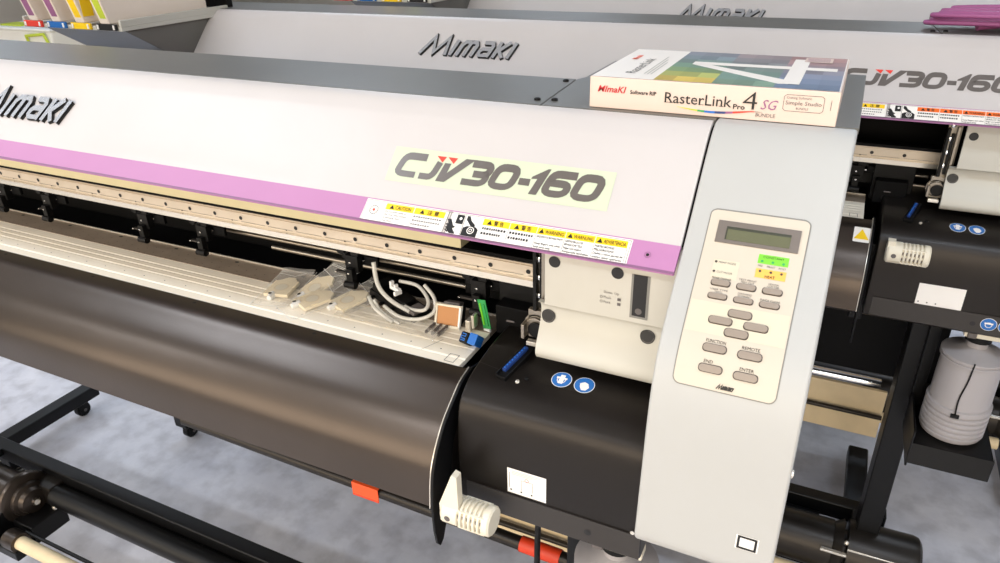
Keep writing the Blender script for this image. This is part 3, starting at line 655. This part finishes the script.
def vent(root, x, y, z, wedge):
    v = MB(); r = .0195; g = .0062
    pr = [(0, r - .003), (.003, r), (.024, r)]; t = .024
    for k in range(6): pr += [(t, r), (t + .0008, r - .0035), (t + .0028, r - .0035), (t + .0036, r)]; t += g
    pr += [(t + .005, r), (t + .0075, r - .0022)]
    v.lathe((x, y, z), (1, 0, 0), pr, 'cream', 36)
    for k in range(6):
        for a in range(4):
            an = -PI * .75 + a * PI / 2; cy, cz = y + (r - .0014) * math.cos(an), z + (r - .0014) * math.sin(an)
            v.box(x + .024 + k * g, x + .024 + (k + 1) * g, cy - .0016, cy + .0016, cz - .0016, cz + .0016, 'cream')
        v.ribbon(frame((x, y - r + .0037, z), (1, 0, 0), (0, 0, -1)), [(.0258 + k * g, -.008), (.0258 + k * g, .008)], .0016, 'inkgrey', h=0.0)
    v.disc(frame((x + .012, y - r + .0006, z), (1, 0, 0), (0, 0, -1)), 0, 0, .0042, 'inkgrey', h=.0008, n=14)
    if wedge: v.extr([(x - .001, z - .012), (x - .001, z + .016), (x + .019, z + .068), (x + .026, z + .066), (x + .026, z + .010), (x + .024, z - .006)], 'y', y - .014, y - .002, 'cream')
    else: v.box(x, x + .012, y - .012, y + .004, z + .012, z + .024, 'cream')
    return v.build('vent_plug', root, smooth=30)
def instruction_label(root, x0, x1, s0, s1, drawn):
    m = MB(); m.rrect(COV, x0, x1, s0, s1, 'label', h=.0005)
    if drawn:
        m.ribbon(COV, [(x0 + .003, s0 + .006), (x0 + .003, s1 - .008)], .0006, 'inkgrey', h=.0008)
        for k in range(3): m.rrect(COV, x0 + .006, x1 - .006 - k * .006, s0 + .003 + k * .0022, s0 + .0038 + k * .0022, 'plate', h=.0007)
        m.ribbon(COV, [(x0 + .019, s1 - .007), (x0 + .019, s0 + .014), (x0 + .034, s0 + .014), (x0 + .034, s1 - .009)], .0005, 'inkgrey', h=.0008)
        m.ring(COV, x0 + .0265, s0 + .012, .0022, .0027, 'red', h=.0009, n=14)
    for k in (.005, .019, .033): m.disc(COV, x0 + k, s1 - .0052, .0013, 'ink', h=.0008, n=10)
    return m.build('instruction_label', root, smooth=0)
def safety_signs(root, spots):
    m = MB()
    if len(spots) > 1: m.rrect(COV, spots[0][0] - .017, spots[1][0] + .018, spots[0][1] - .013, spots[0][1] + .014, 'cover', h=.0006)
    for i, (x, s) in enumerate(spots):
        m.disc(COV, x, s, .0128, 'label', h=.0009); m.disc(COV, x, s, .0120, 'bluelab', h=.0011)
        if i == 0:
            m.ring(COV, x, s + .001, .0045, .0056, 'label', h=.0013, n=18); m.rrect(COV, x - .0068, x + .0068, s - .0035, s - .0005, 'label', h=.0014); m.rrect(COV, x - .003, x + .003, s - .0075, s + .007, 'label', h=.00135)
        else: m.poly(COV, [(x - .006, s - .001), (x - .001, s - .0045), (x + .004, s - .003), (x + .007, s + .003), (x + .004, s + .0085), (x - .001, s + .009), (x - .004, s + .005)], 'label', h=.0013)
    return m.build('safety_sign', root, smooth=0)

P1 = make_printer()
OFF = [Vector((.465, .752, 0)), Vector((.885, 1.500, 0))]
names = ['second wide-format printer, directly behind the nearest one', 'farthest wide-format printer, only its upper hood showing at the top']
PR = [P1]
for o, nm in zip(OFF, names):
    c = copy_tree(P1, None); c.location = Vector(AUTH) + o; c['label'] = nm; PR.append(c)
for ch in P1.children:
    if ch.name == 'hood_logo': ch.location.x += .020
for r in PR[1:]:
    for ch in r.children:
        if ch.name.split('.')[0] in ('upper_end_plate', 'lower_end_plate', 'pressure_latch'): ch.location.x += .014
model_letters(HOOD, True).build('model_lettering', P1, smooth=0)
for r in PR[1:]: model_letters(HOOD, False).build('model_lettering', r, smooth=0).location.x = .011
warning_labels(P1, 'yellow')
for r in PR[1:]: warning_labels(r, 'orange')
vent(P1, -.3750, .585, -.669, True)
for r in PR[1:]: vent(r, -.360, .600, -.548, False)
instruction_label(P1, -.3032, -.2510, .3110, .3490, True)
for r in PR[1:]: instruction_label(r, -.2930, -.2190, .3120, .3530, False)
safety_signs(P1, [(-.2594, .1725), (-.2299, .1725)])
for r in PR[1:]:
    safety_signs(r, [(-.2520, .1915), (-.2225, .1915)])
    m = MB()
    for x in (-.172, -.145):
        m.disc(COV, x, .3700, .0128, 'label', h=.0025); m.disc(COV, x, .3700, .0120, 'bluelab', h=.0028); m.rrect(COV, x - .0068, x + .0068, .3665, .3695, 'label', h=.0031); m.ring(COV, x, .371, .0045, .0056, 'label', h=.0030, n=18)
    m.build('lower_safety_sign', r, smooth=0)
    m = MB(); m.rrect(HEAT, -.416, -.3875, .0300, .0640, 'label', h=.0006, r=.002); m.poly(HEAT, [(-.402, .0350), (-.3895, .0580), (-.4145, .0580)], 'yellow', h=.0011); m.build('hot_surface_label', r, smooth=0)
rod0, rod1 = Vector((-1.22, .85, -.985)), Vector((-.270, .85, -1.004)); ax = (rod1 - rod0)
m = MB(); m.cyl(tuple(rod0), tuple(ax), ax.length, .0125, 'beamgrey', 24); m.build('cross_tube', P1)
m = MB(); q = rod0 + ax * .545; m.lathe(tuple(rod0 + ax * ((-.392 + 1.22) / .95)), tuple(ax), [(0, .0145), (.076, .0145)], 'redsleeve', 28); m.build('red_sleeve', P1)
m = MB(); m.box(-.752, -.690, .8355, .8375, -1.010, -.981, 'markorange'); m.box(-.752, -.690, .8355, .866, -.9815, -.9795, 'markorange'); m.box(-.752, -.690, .8350, .8368, -1.0125, -1.008, 'redsleeve'); m.build('orange_tag', P1, bevel=.0008)
for r in PR[1:]:
    m = MB(); m.box(-.245, -.200, .752, .80, -1.05, -.69, 'frame'); m.build('shelf_bracket', r, bevel=.002)
cab = MB(); cab.tube([(-.275, .655, -.700), (-.276, .650, -.76), (-.277, .650, -.95), (-.280, .66, -1.3), (-.30, .70, -1.575), (-.40, .72, -1.590), (-.70, .75, -1.592)], .0042, 'black'); cab.lathe((-.275, .655, -.700), (0, 0, -1), [(0, .008), (.018, .008), (.024, .0045)], 'black', 14); cab.build('power_cable', P1, smooth=50)

# ------------------------------------------------------------------ waste ink bottles
def bottle(dx, dy, label):
    x, y = -.170 + dx, .665 + dy
    t = empty('waste_ink_bottle', (x, y, CZ - .936), label, 'bottle', 'waste ink bottles under the right covers')
    b = MB(); r = .0565; pr = [(0, r - .010), (.005, r - .003), (.012, r)]
    z = .016
    for k in range(5): pr += [(z, r), (z + .002, r - .0035), (z + .004, r - .0035), (z + .006, r)]; z += .0115
    pr += [(z + .004, r), (z + .006, r - .004), (.172, r - .005), (.174, r - .0015), (.177, r - .0015), (.178, r - .004), (.181, r - .004), (.182, r - .0015), (.185, r - .0015), (.187, r - .006), (.189, r - .020), (.200, .018), (.214, .017)]
    b.lathe((x, y, -.936), (0, 0, 1), pr, 'bottle', 48); b.build('bottle_body', t, smooth=28)
    c = MB(); c.tube([(x - .004, y - r + .002, -.748), (x - .006, y - r + .003, -.79), (x - .011, y - r + .003, -.83), (x - .010, y - r - .0015, -.862)], .0015, 'black', 6); c.box(x - .017, x - .003, y - r - .003, y - r + .001, -.869, -.862, 'black'); c.build('level_line', t)
    c = MB(); c.cyl((x, y, -.724), (0, 0, 1), .012, .022, 'black', 24); c.build('bottle_cap', t)
bottle(0, 0, 'waste ink bottle mostly hidden under the nearest printer')
bottle(.465, .752, 'translucent ribbed waste ink bottle on black shelf under the second printer')

# ------------------------------------------------------------------ software box on the nearest printer
def software_box():
    x0, x1, y0, y1, z0, z1 = -.2795, -.0095, .8165, 1.0185, -.2022, -.1665
    t = empty('software_box', ((x0 + x1) / 2, (y0 + y1) / 2, CZ + z0), 'cream software box with a white 4 on its lid, on the nearest printer', 'box')
    b = MB(); b.box(x0, x1, y0, y1, z0, z1, 'boxcard'); b.build('carton', t, bevel=.0008)
    f = frame((x0, y0, z1), (1, 0, 0), (0, 0, -1))
    m = MB()
    m.text(f, 'MImaKI', .0100, .0168, 'darkred', height=.0074, width=.0345, bold=.018, shear=.3)
    m.text(f, 'Software RIP', .0490, .0170, 'ink', height=.0044, width=.0305, bold=.02)
    m.text(f, 'RasterLink', .0895, .0235, 'ink', height=.0120, width=.0735, bold=.004)
    for x, s in ((.0895, .0235), (.0950, .0235), (.1290, .0235), (.1505, .0235)): m.rrect(f, x - .0008, x + .0042, s - .0006, s, 'ink', h=.0006)
    m.text(f, 'Pro', .1650, .0248, 'ink', height=.0054, width=.0125, bold=.02)
    m.text(f, '4', .1745, .0243, 'ink', height=.0200, width=.0150, bold=-.01)
    m.text(f, 'SG', .1935, .0230, 'purple', height=.0108, width=.0175, shear=.35)
    m.text(f, 'BUNDLE', .1895, .0312, 'inkgrey', height=.0040, width=.0200)
    # coloured swoosh
    n = 24; cols = ('yellow', 'lime', 'pcb', 'blue', 'darkblue', 'purple', 'red', 'red', 'inkgrey')
    for k in range(n):
        a, c = k / n, (k + 1) / n
        def pt(u): return .104 + u * .092, .0272 + .0036 * math.sin(PI * min(1, u * 1.15)) - .001 * u
        (xa, sa), (xc, sc) = pt(a), pt(c); wa = .0012 * math.sin(PI * a) + .0001; wc = .0012 * math.sin(PI * c) + .0001
        m.poly(f, [(xa, sa - wa), (xc, sc - wc), (xc, sc + wc), (xa, sa + wa)], cols[int(k / n * len(cols))], h=.0005)
    m.ribbon(f, [(.2185, .0055), (.2530, .0055), (.2555, .0075), (.2555, .0205), (.2530, .0225), (.2185, .0225), (.2160, .0205), (.2160, .0075)], .0005, 'inkgrey', closed=True)
    m.text(f, 'Cutting Software', .2185, .0095, 'inkgrey', height=.0026); m.text(f, 'Simple Studio', .2180, .0157, 'inkgrey', height=.0042, width=.0355); m.text(f, 'BUNDLE', .2290, .0205, 'inkgrey', height=.0024)
    m.ribbon(f, [(.2625, .0085), (.2625, .0190)], .0005, 'inkgrey')
    m.build('spine_print', t, smooth=0)
    # lid art: the cover is turned so that its top points left
    g = frame((x0, y0, z1), (1, 0, 0), (0, 1, 0)); 
    g = lambda x, s, h=0.0: Vector((x0 + x, y0 + s, z1 + h))
    m = MB(); m.rrect(g, .0015, .2685, .0015, .2005, 'boxtop', h=.0003)
    import colorsys
    nx, ny = 9, 7; ax0, ax1, ay0, ay1 = .074, .2675, .002, .1995
    for i in range(nx):
        for j in range(ny):
            u, v = (i + .5) / nx, (j + .5) / ny
            if u < .33: c = [(236, 196, 60), (190, 196, 80), (120, 158, 92), (96, 140, 110), (110, 140, 130), (120, 140, 150), (130, 136, 150)][j]
            elif u < .66: c = [(112, 150, 120), (104, 146, 128), (100, 136, 120), (108, 128, 118), (120, 124, 124), (134, 128, 132), (148, 128, 130)][j]
            else: c = [(92, 116, 150), (104, 124, 158), (118, 128, 156), (130, 124, 140), (150, 122, 130), (168, 120, 120), (180, 122, 116)][j]
            k = 1 + ((i * 7 + j * 5) % 4 - 1.5) * .05; c = tuple(min(255, int((q * .68 + 145 * .32) * k)) for q in c)  # colours paled toward grey, painting in the gloss on the lid
            m.rrect(g, ax0 + (ax1 - ax0) * i / nx, ax0 + (ax1 - ax0) * (i + 1) / nx, ay0 + (ay1 - ay0) * j / ny, ay0 + (ay1 - ay0) * (j + 1) / ny, mat('lid_art_%d_%d' % (i, j), c, .4), h=.0005)
    # the figure 4 lies on its side: apex left, tip towards the front
    m.rrect(g, .095, .2600, .108, .126, 'boxtop', h=.0008)
    m.rrect(g, .209, .227, .022, .176, 'boxtop', h=.0010)
    m.poly(g, [(.095, .108), (.095, .126), (.120, .108), (.216, .042), (.216, .022), (.205, .022)], 'boxtop', h=.0006)
    m.rrect(g, .2205, .252, .160, .190, 'boxcard', h=.0012)
    for k in range(4): m.rrect(g, .223, .249, .165 + k * .006, .1665 + k * .006, 'purple', h=.0014)
    gt = lambda x, s, h=0.0: Vector((x0 + s, y0 + x, z1 + h))       # text running away from the viewer
    m.text(gt, 'Mimaki', .12, .022, 'markorange', height=.0080, bold=.02); m.text(gt, 'RasterLink', .03, .045, 'inkgrey', height=.0130, width=.10, bold=-.006)
    for k in range(3): m.rrect(g, .055 + k * .004, .0565 + k * .004, .03, .15 - k * .02, 'plate', h=.0006)
    m.build('lid_print', t, smooth=0)
software_box()

# ------------------------------------------------------------------ loose parts lying on the nearest printer's platen
PZ = -.5245
def packet(cx, cy, rot, tilt, label, fold):
    """ink damper sealed in a clear bag"""
    t = empty('damper_packet', (cx, cy, CZ + PZ), label, 'packet', 'bagged ink dampers on the platen'); t['author'] = (0, 0, 0)
    mt = Matrix.Translation((cx, cy, PZ)) @ Matrix.Rotation(rot, 4, 'Z') @ Matrix.Translation((0, 0, .002)) @ Matrix.Rotation(tilt, 4, 'X')
    t['author'] = (cx, cy, CZ + PZ)
    rnd = random.Random(int(abs(cx) * 1000)); W, L = .030, .058; n, k = 9, 14; vs = []; fs = []
    for side in (1, -1):
        for j in range(k + 1):
            for i in range(n + 1):
                u, v = i / n * 2 - 1, j / k * 2 - 1
                e = max(0, (1 - abs(u) ** 3)) * max(0, (1 - abs(v) ** 4)); z = (.0085 if side > 0 else -.0004) * e + .0003 * side + rnd.uniform(-.0011, .0011) * (1 if side > 0 else .2) + (.012 * max(0, v - .55) * fold)
                vs.append(mt @ Vector((u * W * (1 + .05 * math.sin(v * 5)), v * L, z)))
    q = (n + 1) * (k + 1)
    for sd in range(2):
        for j in range(k):
            for i in range(n):
                a = sd * q + j * (n + 1) + i; fc = (a, a + 1, a + n + 2, a + n + 1); fs.append(fc if sd == 0 else fc[::-1])
    B = MB(); B.add(vs, fs, 'bag'); bag = B.build('bag', t, smooth=25)
    z_ = MB(); fz = lambda x, s, h=0.0: mt @ Vector((x, -s, .0024 + h))
    for yy in (-.052, -.049): z_.ribbon(fz, [(-.029, yy - .001), (.029, yy - .001)], .0013, 'film_edge_glint', h=0.0)
    z_.ribbon(fz, [(-.0305, -.057), (-.0300, .057), (.0300, .057), (.0305, -.057)], .0010, 'film_edge_glint', h=-.0012)
    z_.ribbon(lambda x, s, h=0.0: mt @ Vector((x, -s, .0105)), [(-.022, -.030), (.010, -.022), (.024, -.034)], .0009, 'film_edge_glint'); z_.build('seal_and_fold_glint', t, smooth=0)  # zigzag ribbon paints a bright fold highlight onto the bag
    d = MB(); d.box(-.0205, .0205, -.030, .014, .0008, .0062, 'damper', mt); d.extr([(-.019, .012), (.019, .012), (.008, .026), (-.004, .026)], 'z', .0015, .0058, 'damper'); 
    nv = 8; d.v[-nv:] = [tuple(mt @ Vector(v)) for v in d.v[-nv:]]
    f = lambda x, s, h=0.0: mt @ Vector((x, -s, .0062 + h))
    d.ring(f, 0, .008, .010, .0115, 'kraft', h=.0004); d.disc(f, 0, .008, .0098, 'cream', h=.0003)
    d.build('damper', t, bevel=.0008)
    d = MB(); p = mt @ Vector((-.006, -.034, .0035)); d.lathe(tuple(p), tuple(mt.to_3x3() @ Vector((0, 1, 0))), [(-.006, .004), (0, .0055), (.008, .0055)], 'white', 14)
    d.disc(lambda x, s, h=0.0: mt @ Vector((x, -s, .0095 + h)), -.006, .034, .0028, 'ink', h=.0004, n=12); d.build('nozzle', t)
packet(-.768, .768, math.radians(14), math.radians(2), 'leftmost clear bag with a cream ink damper lying on the white platen', 1)
packet(-.716, .792, math.radians(-16), math.radians(14), 'clear damper bag second from the left, its rear end standing highest', 1.2)
packet(-.692, .756, math.radians(-26), math.radians(3), 'low flat clear damper bag in the middle, nearest the dark front heater', .4)
packet(-.640, .776, math.radians(-20), math.radians(5), 'rightmost clear damper bag, its amber damper beside the clear tubing', 1.0)
m_ = MB(); rnd = random.Random(5); vs_ = []; fs_ = []
for j in range(9):
    for i in range(15):
        vs_.append((-.640 + i * .0125 + j * .001, .728 + j * .0045 - i * .0003, PZ + .0015 + rnd.uniform(0, .0022) + .0035 * math.sin(i * .9 + j * .7) ** 2))
for j in range(8):
    for i in range(14): a_ = j * 15 + i; fs_.append((a_, a_ + 1, a_ + 16, a_ + 15))
fm = m_.add(vs_, fs_, 'bag').build('plastic_film', None, loc=(-.55, .745, CZ + PZ), smooth=30)
sm = fm.modifiers.new('thick', 'SOLIDIFY'); sm.thickness = .0003
tag(fm, 'crumpled sheet of clear film lying flat on the platen, right of the damper bags', 'film')

def tubing():
    t = empty('tubing_assembly', (-.515, .79, CZ + PZ), 'black bracket tangled with clear tubing, between damper bags and print head', 'tubing')
    for pts, r in (([(-.598, .784, -.452), (-.589, .777, -.485), (-.568, .775, -.505), (-.528, .766, -.512)], .0034),
                   ([(-.566, .801, -.485), (-.532, .798, -.485), (-.505, .781, -.495), (-.505, .768, -.505), (-.535, .772, -.51), (-.563, .784, -.505)], .0028),
                   ([(-.514, .788, -.475), (-.495, .782, -.49), (-.489, .769, -.505), (-.507, .758, -.515), (-.54, .756, -.518), (-.574, .766, -.512)], .0028),
                   ([(-.603, .770, -.505), (-.583, .755, -.512), (-.561, .749, -.519), (-.543, .742, -.5205)], .0030),
                   ([(-.590, .765, -.505), (-.576, .758, -.515), (-.553, .749, -.519), (-.532, .743, -.5210)], .0024)):
        MB().tube(pts, r, 'tube', 10).build('clear_tube', t, smooth=60)
    b = MB(); mt = Matrix.Translation((-.558, .790, -.508)) @ Matrix.Rotation(math.radians(-18), 4, 'Z') @ Matrix.Rotation(math.radians(8), 4, 'Y')
    b.box(-.055, .050, -.018, .018, -.014, -.002, 'black', mt); b.box(-.050, -.030, -.016, .016, -.002, .010, 'black', mt); b.box(-.005, .020, -.012, .012, -.002, .006, 'black', mt); b.box(.028, .046, -.015, .010, -.002, .004, 'inkgrey', mt)
    for k in range(4): b.box(-.045 + k * .022, -.040 + k * .022, -.026, -.018, -.012, -.008, 'black', mt)
    b.build('bracket', t, bevel=.0012)
    b = MB(); mt = Matrix.Translation((-.564, .786, -.490)) @ Matrix.Rotation(math.radians(-20), 4, 'Z') @ Matrix.Scale(.8, 4)
    b.box(-.014, .012, -.004, .004, -.004, .003, 'white', mt); b.box(-.014, -.008, -.004, .004, .003, .012, 'white', mt); b.box(-.001, .004, -.004, .004, .003, .009, 'white', mt); b.box(.008, .014, -.012, .004, -.008, .0, 'white', mt); b.build('white_clip', t, bevel=.0008)
tubing()
def print_head():
    t = empty('print_head', (-.462, .80, CZ + PZ), 'loose print head with an amber window and green circuit card standing on the platen', 'print head')
    mt = Matrix.Translation((-.466, .772, -.5080)) @ Matrix.Rotation(math.radians(6), 4, 'Z') @ Matrix.Rotation(math.radians(-20), 4, 'X') @ Matrix.Scale(.62, 4)
    b = MB(); b.box(-.030, .026, .004, .040, -.024, .022, 'black', mt); b.box(-.020, .022, .008, .036, .022, .032, 'inkgrey', mt); b.build('head_body', t, bevel=.002)
    b = MB()
    for a in ((-.034, .030, -.028, -.022), (-.034, .030, .021, .026)): b.box(a[0], a[1], -.002, .005, a[2], a[3], 'cream', mt)
    b.box(-.034, -.029, -.002, .005, -.028, .026, 'cream', mt); b.box(.024, .030, -.002, .005, -.028, .026, 'white', mt); b.build('window_frame', t, bevel=.001)
    b = MB(); b.box(-.029, .024, .0005, .0035, -.022, .021, 'brown', mt); b.build('amber_window', t)
    b = MB(); m2 = Matrix.Translation((-.413, .782, -.497)) @ Matrix.Scale(.8, 4) @ Matrix.Rotation(math.radians(-12), 4, 'Z') @ Matrix.Rotation(math.radians(-12), 4, 'Y')
    b.box(-.010, .008, -.001, .0010, -.030, .026, 'pcb', m2); b.box(-.0065, -.003, -.003, -.001, -.022, .020, 'green', m2); b.box(.002, .005, -.003, -.001, -.024, .018, 'pcb', m2); b.box(-.008, .006, -.003, .0015, -.036, -.030, 'white', m2); b.build('circuit_card', t, bevel=.0004)
    b = MB(); b.box(-.436, -.428, .765, .79, -.5235, -.505, 'silver'); b.box(-.428, -.423, .768, .78, -.518, -.497, 'silver'); b.build('ribbon_socket', t, bevel=.001)
    for k in range(3):
        b = MB(); b.box(-.487 + k * .010, -.484 + k * .010, .738, .765, -.5235, -.519, 'inkgrey'); b.build('head_pin', t)
print_head()
b = MB(); mt = Matrix.Translation((-.409, .733, -.512)) @ Matrix.Rotation(math.radians(-8), 4, 'Z') @ Matrix.Rotation(math.radians(-42), 4, 'X') @ Matrix.Scale(.85, 4)
t = empty('blue_clamp', (-.408, .748, CZ + PZ), 'small bright blue and black connector lying just in front of the print head', 'connector')
b.box(-.016, -.001, -.011, .012, -.010, .0085, 'black', mt); b.build('clamp_body', t, bevel=.002)
b = MB(); b.box(-.001, .014, -.009, .013, -.008, .010, 'blue', mt)
for k in range(4): b.box(.014, .015, -.006, .012, -.006 + k * .004, -.0045 + k * .004, 'bluelab', mt)
b.build('blue_block', t, bevel=.0012)
b = MB(); fq = lambda x, s, h=0.0: mt @ Vector((x, -.0112 - h, -s))
b.ribbon(fq, [(-.013, -.005), (-.0055, -.005), (-.0055, -.001), (-.013, -.001), (-.013, .003), (-.0055, .003), (-.0055, .006), (-.013, .006)], .0014, 'blue', h=.0005); b.build('clamp_mark', t)

# ------------------------------------------------------------------ purple cable coil across the second printer's top, at the right
def cable_coil():
    cx, cy, z = .352, 1.618, -.2025
    t = empty('purple_cable_coil', (cx, cy, CZ + z), 'coil of purple cable lying on the second printer at the upper right', 'cable coil')
    rnd = random.Random(3); pts = []
    N = 8
    for k in range(N * 20 + 1):
        a = 2 * PI * k / 20; lap = k / 20
        rx = .255 - .013 * (lap % 4) + .010 * math.sin(lap * 2.1); ry = .066 - .012 * (lap % 4) + .004 * math.sin(lap * 1.3)
        pts.append((cx + rx * math.cos(a) + .006 * math.sin(lap * 3), cy + ry * math.sin(a) + .012 * math.sin(lap * .9), z + .0085 + lap * .0036 + (.006 * math.cos(a * 1 + 2) ** 2)))
    MB().tube(pts, .0045, 'purplecable', 8).build('cable', t, smooth=60)
    b = MB(); b.cyl((cx - .17, cy - .02, z + .010), (1, .3, .1), .05, .008, 'purplecable', 12); b.cyl((cx - .15, cy + .005, z + .020), (1, .2, 0), .05, .008, 'purplecable', 12); b.build('cable_tie', t, smooth=50)
cable_coil()

# ------------------------------------------------------------------ ink cartridges in the racks
def cartridges(dx, dy, where):
    for k, (c, nm) in enumerate((('purple', 'with the purple label, leftmost'), ('purple', 'with the purple label, second from the left'), ('cyl', 'with the yellow label'), ('lime', 'with the yellow-green label, rightmost'))):
        x = -2.445 + dx + .040 + k * .089; y0 = .478 + dy
        t = empty('ink_cartridge', (x, y0 + .15, CZ - .21), 'ink cartridge %s, in the %s printer rack' % (nm, where), 'cartridge', 'ink cartridges in the rack of the %s printer' % where)
        b = MB(); b.extr([(y0, -.205), (y0 + .31, -.205), (y0 + .31, -.055), (y0 - .035, -.055)], 'x', x, x + .034, 'cart'); b.build('cartridge_case', t, bevel=.003)
        b = MB(); b.extr([(y0 - .002, -.196), (y0 + .001, -.196), (y0 - .034, -.06), (y0 - .037, -.06)], 'x', x + .008, x + .030, c); 
        b.box(x + .0335, x + .0345, y0 + .0, y0 + .03, -.19, -.06, c) if c == 'cyl' else None
        b.build('cartridge_label', t)
cartridges(0, 0, 'nearest'); cartridges(.465, .752, 'second'); cartridges(.885, 1.5, 'farthest')

# ------------------------------------------------------------------ far left clutter
t = empty('blue_chair', (-4.05, 3.0, 0), 'light blue fabric chair at the upper left, half hidden behind the nearest printer', 'chair')
b = MB(); b.prism([(3.00, -.96), (3.04, -.97), (3.14, -.62), (3.12, -.58), (3.08, -.58)], -4.28, -3.82, 'bluecloth'); b.build('backrest', t, bevel=.02, seg=3)
b = MB(); b.box(-4.28, -3.82, 2.55, 3.02, -1.18, -1.10, 'bluecloth'); b.build('seat', t, bevel=.02, seg=3)
b = MB(); b.tube([(-3.90, 2.60, -1.12), (-3.885, 2.62, -.92), (-3.885, 2.9, -.90), (-3.88, 3.10, -.64)], .012, 'black'); b.build('armrest', t)
b = MB(); b.tube([(-4.32, 2.60, -1.12), (-4.31, 2.62, -.92), (-4.31, 2.9, -.90), (-4.3, 3.02, -1.1)], .012, 'black'); b.build('armrest', t)
b = MB(); b.cyl((-4.05, 2.8, -1.5), (0, 0, 1), .33, .025, 'black')
for k in range(5): a = k * 2 * PI / 5; b.tube([(-4.05, 2.8, -1.5), (-4.05 + .26 * math.cos(a), 2.8 + .26 * math.sin(a), -1.56)], .014, 'black', smooth=False); b.cyl((-4.05 + .26 * math.cos(a), 2.8 + .26 * math.sin(a) - .01, -1.575), (0, 1, 0), .02, .024, 'black')
b.build('swivel_base', t)
t = empty('work_table', (-5.9, 4.0, 0), 'pale work table in the far upper left corner', 'table')
b = MB(); b.box(-7.4, -4.9, 3.4, 4.7, -.93, -.89, 'kraft'); b.build('tabletop', t, bevel=.005)
for x in (-7.35, -4.97):
    for y in (3.44, 4.62): MB().box(x, x + .05, y, y + .05, -CZ, -.93, 'grey_and_shade').build('leg', t)
t = empty('storage_box', (-6.1, 4.0, CZ - .89), 'white storage box with yellow-green handle and lid edge on the far work table', 'storage box')
b = MB(); b.extr([(-6.45, -.889), (-5.75, -.889), (-5.70, -.70), (-6.50, -.70)], 'y', 3.75, 4.25, 'white'); b.build('box_body', t, bevel=.02, seg=3)
b = MB(); b.tube([(-5.98, 3.738, -.83), (-5.98, 3.725, -.74), (-5.76, 3.725, -.72), (-5.74, 3.738, -.81)], .012, 'lime', smooth=False); b.build('handle', t)
b = MB(); b.box(-6.52, -5.68, 3.73, 4.27, -.70, -.685, 'white'); b.box(-6.4, -6.15, 3.80, 3.95, -.685, -.672, 'lime'); b.build('lid', t, bevel=.004)
t = empty('carton', (-6.6, 5.6, 0), 'tall cream carton stacked against the far left corner', 'box')
b = MB(); b.box(-7.6, -6.2, 5.2, 5.9, -CZ + .001, -.35, 'boxcard'); b.build('carton_body', t, bevel=.01)
b = MB(); b.box(-6.93, -6.87, 5.198, 5.2, -CZ, -.35, 'kraft'); b.box(-6.93, -6.87, 5.2, 5.9, -.35, -.348, 'kraft'); b.build('packing_tape', t)

# ------------------------------------------------------------------ camera
cam = bpy.data.cameras.new('camera'); co = bpy.data.objects.new('camera', cam); COL.objects.link(co); scene.camera = co
B = [[0.901020311534937, 0.4331478154064538, -0.02335311992222568], [0.17687077111078553, -0.4160126255708096, -0.8919922789421203], [-0.3960796997173187, 0.7995726767307009, -0.45144701361016965]]
r = Vector(B[0]); d = Vector(B[1]); fw = Vector(B[2])
mw = Matrix((( r.x, -d.x, -fw.x, 0), (r.y, -d.y, -fw.y, 0), (r.z, -d.z, -fw.z, CZ), (0, 0, 0, 1)))
co.matrix_world = mw
cam.sensor_fit = 'HORIZONTAL'; cam.sensor_width = 36; cam.lens = 36 * 716.51 / 1000; cam.clip_start = .02
cam.dof.use_dof = True; cam.dof.focus_distance = 1.0; cam.dof.aperture_fstop = 22.0

vs = scene.view_settings; vs.view_transform = 'Standard'; vs.look = 'None'; vs.gamma = 1; vs.use_curve_mapping = False; vs.exposure = -0.58
for m in bpy.data.materials:
    if 'author' in m: del m['author']
for o in bpy.data.objects:
    if 'author' in o: del o['author']
